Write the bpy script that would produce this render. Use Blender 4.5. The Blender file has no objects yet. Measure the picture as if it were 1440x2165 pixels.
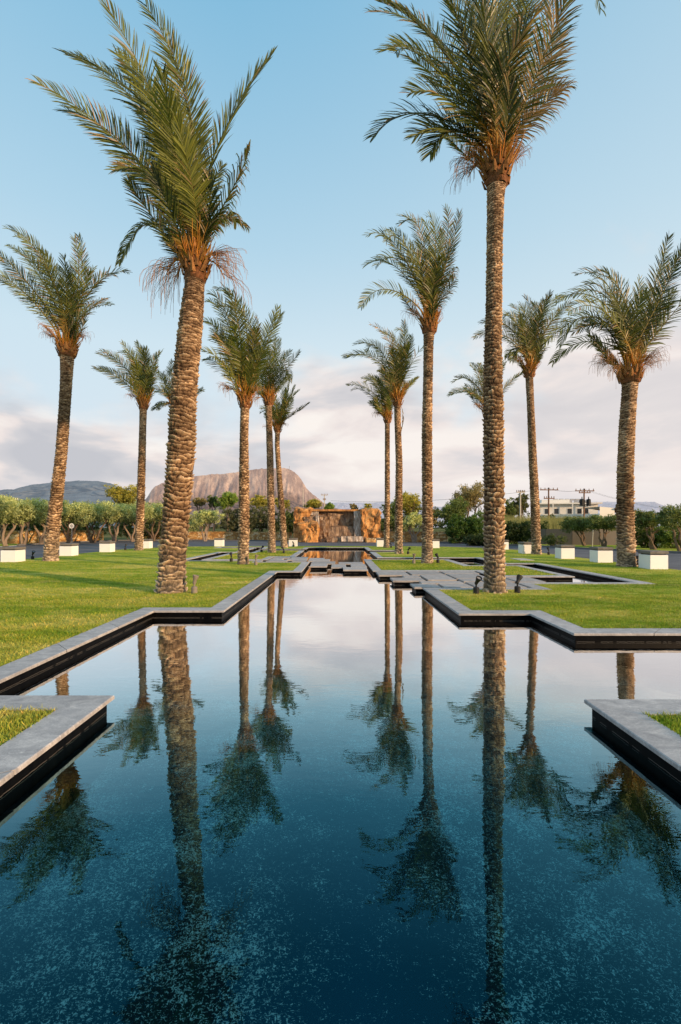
import bpy, bmesh, math, random
import numpy as np
from mathutils import Vector, Matrix, noise as mn
R = math.radians
random.seed(7); rng = np.random.default_rng(11)
scn = bpy.context.scene
col = scn.collection
CX, HY, F, CH = 715.0, 1115.0, 960.0, 1.5      # survey of the photograph: axis, horizon, focal length, eye height
def gp(px, py, z=0.0):                          # survey point on the ground
    D = F*(CH-z)/(py-HY); return Vector(((px-CX)*D/F, D, z))
def sp(px, py, D):                              # survey point at a known distance
    return Vector(((px-CX)*D/F, D, CH+(HY-py)*D/F))

# ------------------------------------------------------------------ materials
MATS = {}
def mat(name):
    m = bpy.data.materials.new(name); m.use_nodes = True
    nt = m.node_tree; nt.nodes.clear(); MATS[name] = m
    return m, nt
def N(nt, t, **kw):
    n = nt.nodes.new(t)
    for k, v in kw.items():
        if k == 'ins':
            for i, val in v.items(): n.inputs[i].default_value = val
        else: setattr(n, k, v)
    return n
def L(nt, a, b): nt.links.new(a, b)
def ramp(nt, stops, fac=None, interp='LINEAR'):
    r = N(nt, 'ShaderNodeValToRGB'); r.color_ramp.interpolation = interp
    e = r.color_ramp.elements
    while len(e) < len(stops): e.new(0.5)
    for i, (p, c) in enumerate(stops):
        e[i].position = p; e[i].color = (c[0], c[1], c[2], 1) if hasattr(c, '__len__') else (c, c, c, 1)
    if fac is not None: L(nt, fac, r.inputs[0])
    return r
def noise(nt, vec, scale, detail=4, rough=.55, dist=0, dim='3D'):
    n = N(nt, 'ShaderNodeTexNoise'); n.inputs['Scale'].default_value = scale; n.inputs['Detail'].default_value = detail
    n.inputs['Roughness'].default_value = rough; n.inputs['Distortion'].default_value = dist
    if vec is not None: L(nt, vec, n.inputs['Vector'])
    return n
def mixc(nt, fac, a, b, mode='MIX'):
    m = N(nt, 'ShaderNodeMix', data_type='RGBA', blend_type=mode)
    for s, v in ((m.inputs[0], fac), (m.inputs[6], a), (m.inputs[7], b)):
        if isinstance(v, (int, float)): s.default_value = v
        elif isinstance(v, tuple): s.default_value = (v[0], v[1], v[2], 1)
        else: L(nt, v, s)
    return m.outputs[2]
def math_(nt, op, a, b=None, c=None, clamp=False):
    m = N(nt, 'ShaderNodeMath', operation=op, use_clamp=clamp)
    for i, v in enumerate((a, b, c)):
        if v is None: continue
        if isinstance(v, (int, float)): m.inputs[i].default_value = v
        else: L(nt, v, m.inputs[i])
    return m.outputs[0]
def pos(nt): return N(nt, 'ShaderNodeNewGeometry').outputs['Position']
def mapping(nt, vec, scale=(1,1,1), rot=(0,0,0)):
    m = N(nt, 'ShaderNodeMapping'); m.inputs['Scale'].default_value = scale; m.inputs['Rotation'].default_value = rot
    L(nt, vec, m.inputs['Vector']); return m.outputs[0]
def bsdf(nt, colr, rough=.8, bump=None, bs=.3, bd=.02, spec=.3, emis=None, es=0):
    b = N(nt, 'ShaderNodeBsdfPrincipled'); o = N(nt, 'ShaderNodeOutputMaterial')
    if isinstance(colr, tuple): b.inputs['Base Color'].default_value = (*colr, 1)
    else: L(nt, colr, b.inputs['Base Color'])
    if isinstance(rough, (int, float)): b.inputs['Roughness'].default_value = rough
    else: L(nt, rough, b.inputs['Roughness'])
    b.inputs['Specular IOR Level'].default_value = spec
    if emis is not None:
        b.inputs['Emission Color'].default_value = (*emis, 1); b.inputs['Emission Strength'].default_value = es
    if bump is not None:
        bp = N(nt, 'ShaderNodeBump'); bp.inputs['Strength'].default_value = bs; bp.inputs['Distance'].default_value = bd
        L(nt, bump, bp.inputs['Height']); L(nt, bp.outputs[0], b.inputs['Normal'])
    L(nt, b.outputs[0], o.inputs['Surface']); return b
def simple(name, c, rough=.7, var=.25, scale=8, bump=.2, spec=.3):
    m, nt = mat(name); p = pos(nt); n = noise(nt, p, scale, 5)
    cc = mixc(nt, n.outputs[0], tuple(x*(1-var) for x in c), tuple(min(1, x*(1+var)) for x in c))
    bsdf(nt, cc, rough, n.outputs[0], bump, .01, spec); return m

# foliage driven by a colour attribute
def leafmat(name, transl=.3, rough=.45, haze=0.0):
    m, nt = mat(name)
    a = N(nt, 'ShaderNodeAttribute', attribute_name='Col')
    b = N(nt, 'ShaderNodeBsdfPrincipled'); b.inputs['Roughness'].default_value = rough; b.inputs['Specular IOR Level'].default_value = .35
    t = N(nt, 'ShaderNodeBsdfTranslucent'); mx = N(nt, 'ShaderNodeMixShader'); mx.inputs[0].default_value = transl
    L(nt, a.outputs['Color'], b.inputs['Base Color'])
    tc = mixc(nt, 1.0, a.outputs['Color'], (1.35, 1.2, .5), 'MULTIPLY'); L(nt, tc, t.inputs['Color'])
    o = N(nt, 'ShaderNodeOutputMaterial')
    L(nt, b.outputs[0], mx.inputs[1]); L(nt, t.outputs[0], mx.inputs[2]); L(nt, mx.outputs[0], o.inputs['Surface'])
    return m
leafmat('palm_leaf', .30, .38); leafmat('tree_leaf', .3, .6); leafmat('fruit_stalk', .15, .7)

def trunkmat():
    m, nt = mat('palm_trunk'); p = pos(nt)
    a = N(nt, 'ShaderNodeAttribute', attribute_name='Col')
    n1 = noise(nt, p, 14, 6, .7); n2 = noise(nt, mapping(nt, p, (1, 1, 2.5)), 60, 3, .7)
    c = mixc(nt, 1.0, a.outputs['Color'], ramp(nt, [(.25, .45), (.5, 1.0), (.75, 1.5)], n1.outputs[0]).outputs[0], 'MULTIPLY')
    c = mixc(nt, .8, c, ramp(nt, [(.3, .5), (.55, 1.0), (.8, 1.35)], n2.outputs[0]).outputs[0], 'MULTIPLY')
    h = math_(nt, 'ADD', n1.outputs[0], math_(nt, 'MULTIPLY', n2.outputs[0], .6))
    bsdf(nt, c, .9, h, .9, .03, .1)
trunkmat()
def grassmat(name, blades=False):
    m, nt = mat(name); p = pos(nt)
    big = noise(nt, mapping(nt, p, (.35, 1.0, 1)), .55, 4, .6, .6)
    mid = noise(nt, mapping(nt, p, (.6, 1.3, 1)), 2.6, 5, .65)
    fine = noise(nt, p, 45, 4, .8)
    c1 = ramp(nt, [(.3, (.08, .17, .012)), (.42, (.18, .29, .018)), (.53, (.35, .39, .04)), (.64, (.56, .50, .12))], big.outputs[0]).outputs[0]
    c2 = ramp(nt, [(.32, (.09, .18, .015)), (.48, (.27, .33, .03)), (.64, (.60, .50, .16))], mid.outputs[0]).outputs[0]
    c = mixc(nt, .42, c1, c2)
    c = mixc(nt, 1.0, c, ramp(nt, [(.3, .6), (.5, 1.12), (.7, 1.6)], fine.outputs[0]).outputs[0], 'MULTIPLY')
    if blades:
        a = N(nt, 'ShaderNodeAttribute', attribute_name='Col')
        c = mixc(nt, 1.0, c, a.outputs['Color'], 'MULTIPLY')
        b = N(nt, 'ShaderNodeBsdfPrincipled'); b.inputs['Roughness'].default_value = .6; b.inputs['Specular IOR Level'].default_value = .2
        t = N(nt, 'ShaderNodeBsdfTranslucent'); mx = N(nt, 'ShaderNodeMixShader'); mx.inputs[0].default_value = .35
        L(nt, c, b.inputs['Base Color']); L(nt, c, t.inputs['Color'])
        o = N(nt, 'ShaderNodeOutputMaterial'); L(nt, b.outputs[0], mx.inputs[1]); L(nt, t.outputs[0], mx.inputs[2]); L(nt, mx.outputs[0], o.inputs['Surface'])
    else:
        bsdf(nt, c, .95, fine.outputs[0], .7, .03, .05)
grassmat('lawn_soil'); grassmat('grass_blades', True)

def copingmat():
    m, nt = mat('coping_stone'); p = pos(nt)
    a = N(nt, 'ShaderNodeAttribute', attribute_name='Col')
    n = noise(nt, mapping(nt, p, (1, 1.6, 1), (0, 0, .5)), 5, 8, .7, .8); f = noise(nt, p, 80, 3, .7)
    v = noise(nt, mapping(nt, p, (1, 3.2, 1), (0, 0, .9)), 9, 6, .6, 1.5)
    c = ramp(nt, [(.25, (.25, .24, .24)), (.45, (.38, .365, .36)), (.62, (.52, .495, .475)), (.8, (.68, .64, .60))], n.outputs[0]).outputs[0]
    c = mixc(nt, ramp(nt, [(.60, 0.0), (.70, .55)], v.outputs[0]).outputs[0], c, (.75, .72, .68))
    c = mixc(nt, 1.0, c, ramp(nt, [(.3, .8), (.7, 1.18)], f.outputs[0]).outputs[0], 'MULTIPLY')
    c = mixc(nt, 1.0, c, a.outputs['Color'], 'MULTIPLY')
    bsdf(nt, c, .55, f.outputs[0], .25, .004, .35)
    m, nt = mat('slab_stone'); p = pos(nt)
    a = N(nt, 'ShaderNodeAttribute', attribute_name='Col')
    n = noise(nt, p, 6, 6, .7, .3); f = noise(nt, p, 70, 3, .8)
    c = ramp(nt, [(.3, (.30, .275, .26)), (.55, (.43, .40, .38)), (.75, (.54, .51, .48))], n.outputs[0]).outputs[0]
    c = mixc(nt, 1.0, c, ramp(nt, [(.3, .75), (.7, 1.2)], f.outputs[0]).outputs[0], 'MULTIPLY')
    c = mixc(nt, 1.0, c, a.outputs['Color'], 'MULTIPLY')
    bsdf(nt, c, .6, f.outputs[0], .3, .004, .3)
    m, nt = mat('black_stone'); p = pos(nt)
    sx = N(nt, 'ShaderNodeSeparateXYZ'); L(nt, p, sx.inputs[0])
    n = noise(nt, mapping(nt, p, (1, 1, .25)), 18, 5, .7)
    z = math_(nt, 'ADD', sx.outputs[2], math_(nt, 'MULTIPLY', math_(nt, 'SUBTRACT', n.outputs[0], .5), .022))
    band = math_(nt, 'LESS_THAN', math_(nt, 'ABSOLUTE', math_(nt, 'ADD', z, .131)), .0016)
    n3 = noise(nt, p, 7, 3, .6)
    band = math_(nt, 'MULTIPLY', band, math_(nt, 'GREATER_THAN', n3.outputs[0], .42))
    c = ramp(nt, [(.35, (.0015, .0015, .002)), (.65, (.005, .005, .005)), (.85, (.016, .015, .014))], n.outputs[0]).outputs[0]
    c = mixc(nt, math_(nt, 'MULTIPLY', band, .35), c, (.42, .40, .37))
    bsdf(nt, c, .45, n.outputs[0], .15, .004, .05)
copingmat()

def floormat():
    m, nt = mat('pool_floor'); p = pos(nt)
    big = noise(nt, p, .55, 4, .55, .4); sp1 = noise(nt, mapping(nt, p, (1, .6, 1), (0, 0, .5)), 74, 3, .6, 1.2); sp2 = noise(nt, mapping(nt, p, (.6, 1, 1), (0, 0, .3)), 85, 3, .6, 1.4)
    clump = noise(nt, p, 1.6, 8, .82)
    sx = N(nt, 'ShaderNodeSeparateXYZ'); L(nt, p, sx.inputs[0])
    # bare strip down the middle where the speckles thin out
    ax = math_(nt, 'ABSOLUTE', math_(nt, 'SUBTRACT', sx.outputs[0], .12))
    bare = math_(nt, 'SUBTRACT', 1.0, math_(nt, 'DIVIDE', ax, .75), clamp=True)
    bare = math_(nt, 'MULTIPLY', bare, math_(nt, 'SUBTRACT', 1.0, math_(nt, 'DIVIDE', math_(nt, 'SUBTRACT', sx.outputs[1], 2.2), 2.2), clamp=True))
    base = ramp(nt, [(.3, (.0006, .005, .008)), (.5, (.001, .010, .014)), (.7, (.0015, .022, .030))], big.outputs[0]).outputs[0]
    base = mixc(nt, bare, base, (.0015, .018, .034))
    th = math_(nt, 'ADD', math_(nt, 'MULTIPLY', math_(nt, 'SUBTRACT', .54, clump.outputs[0]), .62), math_(nt, 'MULTIPLY', bare, .10))
    def spk(n, t0):
        d = math_(nt, 'SUBTRACT', n.outputs[0], math_(nt, 'ADD', th, t0))
        return math_(nt, 'MULTIPLY', d, 22.0, clamp=True)
    s = math_(nt, 'MAXIMUM', spk(sp1, .58), math_(nt, 'MULTIPLY', spk(sp2, .545), .75))
    c = mixc(nt, math_(nt, 'MULTIPLY', s, .85), base, (.34, .50, .46))
    bsdf(nt, c, .8, None, spec=.1)
    m, nt = mat('water')
    g = N(nt, 'ShaderNodeNewGeometry')
    w1 = noise(nt, mapping(nt, g.outputs['Position'], (.8, 1.7, 1), (0, 0, .15)), 3.2, 3, .5, .4)
    w2 = noise(nt, mapping(nt, g.outputs['Position'], (.8, 1.5, 1)), 15, 2, .5)
    wsep = N(nt, 'ShaderNodeSeparateXYZ'); L(nt, g.outputs['Position'], wsep.inputs[0])
    patch = noise(nt, g.outputs['Position'], .5, 2, .5)
    h = math_(nt, 'ADD', w1.outputs[0], math_(nt, 'MULTIPLY', w2.outputs[0], .22))
    h = math_(nt, 'MULTIPLY', h, math_(nt, 'ADD', .55, math_(nt, 'MULTIPLY', patch.outputs[0], .7)))
    bp = N(nt, 'ShaderNodeBump'); bp.inputs['Strength'].default_value = 1.0; bp.inputs['Distance'].default_value = .0010
    L(nt, h, bp.inputs['Height'])
    gl = N(nt, 'ShaderNodeBsdfGlossy'); gl.inputs['Roughness'].default_value = .004; L(nt, bp.outputs[0], gl.inputs['Normal'])
    
    tr = N(nt, 'ShaderNodeBsdfTransparent'); tr.inputs['Color'].default_value = (.62, .86, .9, 1)
    dt = N(nt, 'ShaderNodeVectorMath', operation='DOT_PRODUCT'); L(nt, g.outputs['Incoming'], dt.inputs[0]); L(nt, bp.outputs[0], dt.inputs[1])
    cs = math_(nt, 'ABSOLUTE', dt.outputs['Value'])
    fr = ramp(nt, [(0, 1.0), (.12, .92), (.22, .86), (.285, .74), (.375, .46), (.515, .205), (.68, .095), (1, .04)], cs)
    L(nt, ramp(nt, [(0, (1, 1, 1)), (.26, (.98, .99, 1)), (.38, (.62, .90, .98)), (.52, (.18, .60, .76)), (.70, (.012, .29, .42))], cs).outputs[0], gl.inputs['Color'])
    mx = N(nt, 'ShaderNodeMixShader'); L(nt, fr.outputs[0], mx.inputs[0]); L(nt, tr.outputs[0], mx.inputs[1]); L(nt, gl.outputs[0], mx.inputs[2])
    o = N(nt, 'ShaderNodeOutputMaterial'); L(nt, mx.outputs[0], o.inputs['Surface'])
floormat()

def rockmats():
    m, nt = mat('orange_rock'); p = pos(nt)
    n = noise(nt, mapping(nt, p, (1, 1, .45)), 1.1, 8, .72, .5); n2 = noise(nt, mapping(nt, p, (2, 2, .35)), 3, 5, .7)
    c = ramp(nt, [(.3, (.12, .06, .03)), (.42, (.34, .17, .07)), (.52, (.56, .27, .09)), (.62, (.70, .40, .16)), (.75, (.78, .58, .36))], n.outputs[0]).outputs[0]
    c = mixc(nt, 1.0, c, ramp(nt, [(.3, .45), (.6, 1.15)], n2.outputs[0]).outputs[0], 'MULTIPLY')
    bsdf(nt, c, .8, n.outputs[0], .8, .12, .2)
    m, nt = mat('wet_rock'); p = pos(nt)
    n = noise(nt, mapping(nt, p, (2.5, 2.5, .4)), 2.0, 8, .72, .3); n2 = noise(nt, p, 1.2, 3)
    c = ramp(nt, [(.3, (.05, .033, .024)), (.45, (.17, .11, .075)), (.56, (.34, .22, .13)), (.68, (.50, .38, .28))], n.outputs[0]).outputs[0]
    c = mixc(nt, ramp(nt, [(.5, 0.0), (.7, .5)], n2.outputs[0]).outputs[0], c, (.30, .14, .05))
    bsdf(nt, c, .45, n.outputs[0], .8, .1, .5)
    m, nt = mat('falling_water'); p = pos(nt)
    n = noise(nt, mapping(nt, p, (5, 5, .8)), 2.5, 6, .7)
    c = ramp(nt, [(.38, (.20, .14, .10)), (.52, (.45, .38, .32)), (.68, (.85, .80, .76))], n.outputs[0]).outputs[0]
    bsdf(nt, c, .3, n.outputs[0], .5, .05, .5)
    m, nt = mat('stone_wall'); p = pos(nt)
    v = N(nt, 'ShaderNodeTexVoronoi', feature='F1'); v.inputs['Scale'].default_value = 3.2
    ns = noise(nt, p, 2, 3); pv = N(nt, 'ShaderNodeVectorMath', operation='ADD'); L(nt, mapping(nt, p, (1, 1, 1.7)), pv.inputs[0])
    sc = N(nt, 'ShaderNodeVectorMath', operation='SCALE'); sc.inputs['Scale'].default_value = .35; L(nt, ns.outputs['Color'], sc.inputs[0]); L(nt, sc.outputs[0], pv.inputs[1])
    L(nt, pv.outputs[0], v.inputs['Vector'])
    ve = N(nt, 'ShaderNodeTexVoronoi', feature='DISTANCE_TO_EDGE'); ve.inputs['Scale'].default_value = 3.2; L(nt, pv.outputs[0], ve.inputs['Vector'])
    sepc = N(nt, 'ShaderNodeSeparateColor'); L(nt, v.outputs['Color'], sepc.inputs[0])
    c = ramp(nt, [(0, (.30, .16, .06)), (.35, (.52, .27, .09)), (.7, (.66, .42, .18)), (1, (.72, .58, .38))], sepc.outputs[0]).outputs[0]
    c = mixc(nt, ramp(nt, [(.0, 1.0), (.06, 0.0)], ve.outputs['Distance']).outputs[0], c, (.10, .07, .045))
    bsdf(nt, c, .9, ve.outputs['Distance'], .8, .05, .1)
    m, nt = mat('mountain_rock'); p = pos(nt)
    g = N(nt, 'ShaderNodeNewGeometry'); sx = N(nt, 'ShaderNodeSeparateXYZ'); L(nt, g.outputs['Normal'], sx.inputs[0])
    n = noise(nt, mapping(nt, p, (1, .8, .5)), .03, 9, .78); n2 = noise(nt, p, .06, 6, .75)
    rock = ramp(nt, [(.34, (.14, .11, .10)), (.5, (.29, .22, .19)), (.62, (.52, .40, .32))], n.outputs[0]).outputs[0]
    scrub = ramp(nt, [(.35, (.085, .07, .055)), (.6, (.17, .115, .085)), (.8, (.24, .16, .11))], n2.outputs[0]).outputs[0]
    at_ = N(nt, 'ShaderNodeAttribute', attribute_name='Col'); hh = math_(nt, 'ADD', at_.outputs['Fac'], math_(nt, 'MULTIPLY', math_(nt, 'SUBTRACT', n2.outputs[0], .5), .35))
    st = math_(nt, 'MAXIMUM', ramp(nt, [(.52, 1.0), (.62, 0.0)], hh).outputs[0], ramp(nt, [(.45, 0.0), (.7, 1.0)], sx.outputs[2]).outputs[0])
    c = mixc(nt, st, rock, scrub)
    bsdf(nt, c, .95, n.outputs[0], .7, 9.0, .05, (.50, .41, .43), .22)  # faint emission stands in for haze over the distant rock
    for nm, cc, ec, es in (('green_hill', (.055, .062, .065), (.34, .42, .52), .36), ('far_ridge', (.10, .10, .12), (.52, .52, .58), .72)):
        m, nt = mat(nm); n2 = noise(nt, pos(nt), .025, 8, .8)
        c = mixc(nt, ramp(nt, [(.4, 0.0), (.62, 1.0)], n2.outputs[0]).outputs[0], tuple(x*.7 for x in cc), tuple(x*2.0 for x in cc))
        bsdf(nt, c, .95, n2.outputs[0], .6, 8.0, .05, ec, es)  # bluish emission puts aerial haze into the hill materials
rockmats()
def asphalt():
    m, nt = mat('asphalt'); p = pos(nt)
    n = noise(nt, p, .5, 5, .6); f = noise(nt, p, 60, 3, .8)
    c = ramp(nt, [(.35, (.085, .085, .095)), (.65, (.145, .14, .15))], n.outputs[0]).outputs[0]
    c = mixc(nt, 1.0, c, ramp(nt, [(.3, .75), (.7, 1.25)], f.outputs[0]).outputs[0], 'MULTIPLY')
    bsdf(nt, c, .8, f.outputs[0], .3, .004, .3)
    m, nt = mat('ground'); p = pos(nt)
    n = noise(nt, p, .12, 6, .7); n2 = noise(nt, p, 3.0, 5, .7)
    c = ramp(nt, [(.3, (.05, .07, .02)), (.5, (.11, .12, .035)), (.7, (.20, .17, .07))], n.outputs[0]).outputs[0]
    c = mixc(nt, 1.0, c, ramp(nt, [(.3, .55), (.7, 1.4)], n2.outputs[0]).outputs[0], 'MULTIPLY')
    bsdf(nt, c, .95, n2.outputs[0], .5, .05, .05)
asphalt()
simple('white_paint', (.88, .88, .89), .5, .05, 3, .05)
simple('cap_stone', (.17, .155, .145), .8, .45, 6, .5)
simple('kerb_stone', (.16, .16, .165), .8, .2, 4)
simple('concrete_wall', (.17, .145, .125), .8, .12, 1.5)
simple('bark', (.17, .12, .085), .9, .5, 12, .8)
simple('pale_bark', (.27, .21, .16), .9, .35, 10, .8)
simple('dark_metal', (.02, .02, .022), .45, .3, 20, .1)
simple('bronze_metal', (.24, .20, .165), .5, .3, 20, .2)
simple('pole_wood', (.22, .12, .075), .85, .3, 3)
simple('pole_concrete', (.55, .50, .42), .8, .1, 3)
simple('house_white', (.82, .78, .70), .7, .08, .6)
simple('roof_tile', (.42, .17, .08), .8, .25, 3)
simple('window_dark', (.03, .035, .04), .2, .3, 2, 0, .6)
simple('steel', (.35, .35, .36), .4, .2, 6)
simple('car_white', (.75, .76, .78), .25, .03, 2, 0, .6)
simple('tyre', (.02, .02, .02), .8, .2, 8)
simple('cover_pale', (.52, .49, .42), .8, .15, 6)
simple('sign_red', (.25, .03, .02), .5, .1, 4)
simple('wire', (.03, .03, .03), .6, .1, 4)
simple('lamp_glass', (.25, .26, .27), .1, .1, 4, 0, .6)

# ------------------------------------------------------------------ mesh helpers
class MB:
    """collects vertices, faces and one colour per vertex"""
    def __init__(s): s.v = []; s.f = []; s.c = []; s.n = 0
    def add(s, V, Fc, C=None):
        V = np.asarray(V, float); s.v.append(V)
        s.f += [tuple(int(i)+s.n for i in f) for f in Fc]
        if C is None: C = np.ones((len(V), 3))
        C = np.asarray(C, float)
        if C.ndim == 1: C = np.tile(C, (len(V), 1))
        s.c.append(C); s.n += len(V)
    def box(s, x0, x1, y0, y1, z0, z1, C=None, rot=0, org=None):
        V = np.array([[x, y, z] for z in (z0, z1) for x, y in ((x0, y0), (x1, y0), (x1, y1), (x0, y1))], float)
        if rot:
            o = np.array(org if org is not None else ((x0+x1)/2, (y0+y1)/2)); c_, s_ = math.cos(rot), math.sin(rot)
            d = V[:, :2]-o; V[:, 0] = o[0]+d[:, 0]*c_-d[:, 1]*s_; V[:, 1] = o[1]+d[:, 0]*s_+d[:, 1]*c_
        s.add(V, [(0, 3, 2, 1), (4, 5, 6, 7), (0, 1, 5, 4), (1, 2, 6, 5), (2, 3, 7, 6), (3, 0, 4, 7)], C)
    def tube(s, pts, rad, n=8, C=None, cap=True, wob=0):
        pts = [np.array(p, float) for p in pts]; m = len(pts)
        if not hasattr(rad, '__len__'): rad = [rad]*m
        V = []; ref = np.array([.13, .97, .2])
        for i, p in enumerate(pts):
            t = pts[min(i+1, m-1)]-pts[max(i-1, 0)]; t = t/(np.linalg.norm(t)+1e-9)
            a = np.cross(t, ref); a /= np.linalg.norm(a)+1e-9; b = np.cross(t, a)
            for k in range(n):
                th = 2*math.pi*k/n; r = rad[i]*(1+wob*math.sin(3*th+i*1.7)+wob*random.uniform(-1, 1))
                V.append(p+r*(math.cos(th)*a+math.sin(th)*b))
        Fc = [(i*n+k, i*n+(k+1) % n, (i+1)*n+(k+1) % n, (i+1)*n+k) for i in range(m-1) for k in range(n)]
        if cap: Fc += [tuple(range(n))[::-1], tuple(range((m-1)*n, m*n))]
        s.add(V, Fc, C)
    def build(s, name, m, parent=None, smooth=False):
        V = np.concatenate(s.v); C = np.concatenate(s.c)
        return mk(name, V, s.f, m, parent, C, smooth)
def mk(name, V, Fc, m, parent=None, C=None, smooth=False):
    V = np.ascontiguousarray(V, dtype=np.float32)
    me = bpy.data.meshes.new(name)
    if isinstance(Fc, np.ndarray):
        k = Fc.shape[1]; me.vertices.add(len(V)); me.vertices.foreach_set('co', V.ravel())
        me.loops.add(Fc.size); me.polygons.add(len(Fc))
        me.loops.foreach_set('vertex_index', Fc.astype(np.int32).ravel())
        me.polygons.foreach_set('loop_start', np.arange(0, Fc.size, k, dtype=np.int32))
        me.update(calc_edges=True); me.validate()
    else:
        me.from_pydata(V.tolist(), [], Fc); me.update()
    if C is not None:
        a = me.color_attributes.new('Col', 'FLOAT_COLOR', 'POINT')
        C4 = np.ones((len(V), 4), np.float32); C4[:, :3] = C; a.data.foreach_set('color', C4.ravel())
    if smooth: me.polygons.foreach_set('use_smooth', np.ones(len(me.polygons), bool))
    me.materials.append(MATS[m] if isinstance(m, str) else m)
    o = bpy.data.objects.new(name, me); col.objects.link(o)
    if parent is not None:
        o.parent = parent; o.matrix_parent_inverse = Matrix.Translation(-parent.location) if parent.type == 'EMPTY' else Matrix()
    return o
def tag(o, label=None, cat=None, group=None, kind=None):
    for k, v in (('label', label), ('category', cat), ('group', group), ('kind', kind)):
        if v: o[k] = v
    return o
def empty(name, loc, label, cat, group=None):
    o = bpy.data.objects.new(name, None); col.objects.link(o); o.location = loc; o.empty_display_size = .2
    return tag(o, label, cat, group)
def fill(name, loops, z, m, parent=None, kind=None):
    bm = bmesh.new(); es = []
    for lp in loops:
        vs = [bm.verts.new((x, y, z)) for x, y in lp]
        es += [bm.edges.new((vs[i], vs[(i+1) % len(vs)])) for i in range(len(vs))]
    bmesh.ops.triangle_fill(bm, use_beauty=True, use_dissolve=False, edges=es, normal=(0, 0, 1))
    for f in bm.faces:
        if f.normal.z < 0: f.normal_flip()
    me = bpy.data.meshes.new(name); bm.to_mesh(me); bm.free(); me.materials.append(MATS[m])
    o = bpy.data.objects.new(name, me); col.objects.link(o)
    if parent is not None: o.parent = parent; o.matrix_parent_inverse = Matrix.Translation(-parent.location)
    if kind: o['kind'] = kind
    return o
def area(p): return .5*sum(p[i][0]*p[(i+1) % len(p)][1]-p[(i+1) % len(p)][0]*p[i][1] for i in range(len(p)))
def offset(p, d):
    """offset a polygon to its outside by d (negative: inside)"""
    s = 1 if area(p) > 0 else -1; out = []
    n = len(p)
    for i in range(n):
        a, b, c = p[i-1], p[i], p[(i+1) % n]
        def nrm(u, v):
            dx, dy = v[0]-u[0], v[1]-u[1]; l = math.hypot(dx, dy); return (dy/l*s, -dx/l*s)
        n1, n2 = nrm(a, b), nrm(b, c); k = 1+n1[0]*n2[0]+n1[1]*n2[1]
        out.append((b[0]+d*(n1[0]+n2[0])/k, b[1]+d*(n1[1]+n2[1])/k))
    return out

# ------------------------------------------------------------------ pool
WZ, FZ = -.14, -.62
pool = [(-9, -4), (-9, 4.38), (-3.32, 4.38), (-3.32, 8.18), (-2.06, 8.18), (-2.06, 15.4), (-1.24, 15.4), (-1.24, 19.8), (-3.4, 19.8),
        (-3.4, 20.6), (-7.05, 20.6), (-7.05, 27.6), (-6.0, 27.6), (-6.0, 33.4), (-8.8, 33.4), (-8.8, 34.6), (-5.5, 34.6), (-5.5, 31.4), (-2.2, 31.4), (-2.2, 33.9),
        (1.94, 33.9), (1.94, 29.7), (3.7, 29.7), (3.7, 28.0), (1.94, 28.0), (1.94, 22.5), (6.8, 22.5), (6.8, 18.8), (8.15, 18.8), (8.15, 12.4),
        (4.85, 12.4), (4.85, 11.3), (2.1, 11.3), (2.1, 7.9), (3.34, 7.9), (3.34, 6.43), (9, 6.43), (9, -4)]
islF = [(1.2, 15.65), (1.2, 21.4), (5.2, 21.4), (5.2, 18.0), (7.25, 18.0), (7.25, 13.9), (4.75, 13.9), (4.75, 15.65)]
islC = [(-6.35, 21.1), (-6.35, 27.0), (-5.2, 27.0), (-5.2, 29.6), (-2.2, 29.6), (-2.2, 23.2), (-3.3, 23.2), (-3.3, 21.1)]
islPL = [(-8, -3), (-8, 4.06), (-2.0, 4.06), (-2.0, -3)]
islPR = [(2.15, -3), (2.15, 3.97), (8, 3.97), (8, -3)]
CW, OV, TH = .32, .045, .034
def edge_parts(poly, sgn, parent):
    """coping of butted stones plus the black wall below; sgn=+1 land outside, -1 land inside"""
    inner = offset(poly, sgn*CW); wall = offset(poly, sgn*OV); ch = offset(poly, sgn*.007); n = len(poly)
    cb, wb = MB(), MB()
    for i in range(n):
        j = (i+1) % n
        a, b = np.array(poly[i]), np.array(poly[j]); ai, bi = np.array(inner[i]), np.array(inner[j])
        ac, bc = np.array(ch[i]), np.array(ch[j]); aw, bw = np.array(wall[i]), np.array(wall[j])
        l = np.linalg.norm(b-a); k = max(1, round(l/1.15)); g = .007/l
        cuts = [0]+[(q+random.uniform(-.08, .08))/k for q in range(1, k)]+[1]
        for q in range(k):
            t0, t1 = cuts[q]+(g if q else 0), cuts[q+1]-(g if q < k-1 else 0)
            e = lambda u, v, t: u+(v-u)*t
            hz = random.uniform(-.0012, .0012); z0, z1 = hz, -TH
            V = [(*e(ai, bi, t0), z0), (*e(ai, bi, t1), z0), (*e(ac, bc, t1), z0), (*e(ac, bc, t0), z0),
                 (*e(a, b, t1), z0-.007), (*e(a, b, t0), z0-.007), (*e(a, b, t1), z1), (*e(a, b, t0), z1),
                 (*e(ai, bi, t1), z1), (*e(ai, bi, t0), z1)]
            cb.add(V, [(0, 1, 2, 3), (3, 2, 4, 5), (5, 4, 6, 7), (7, 6, 8, 9), (0, 3, 5, 7, 9), (1, 8, 6, 4, 2), (1, 0, 9, 8)], np.array([1, 1, 1])*random.uniform(.88, 1.1))
        wb.add([(*aw, -TH-.001), (*bw, -TH-.001), (*bw, FZ), (*aw, FZ)], [(0, 1, 2, 3)])
    cb.build('coping', 'coping_stone', parent); wb.build('wall', 'black_stone', parent)
e = empty('pool_edge', (0, 10, 0), 'long zigzag grey stone coping with black walls around the whole reflecting pool', 'pool edge')
edge_parts(pool, 1, e)
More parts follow.
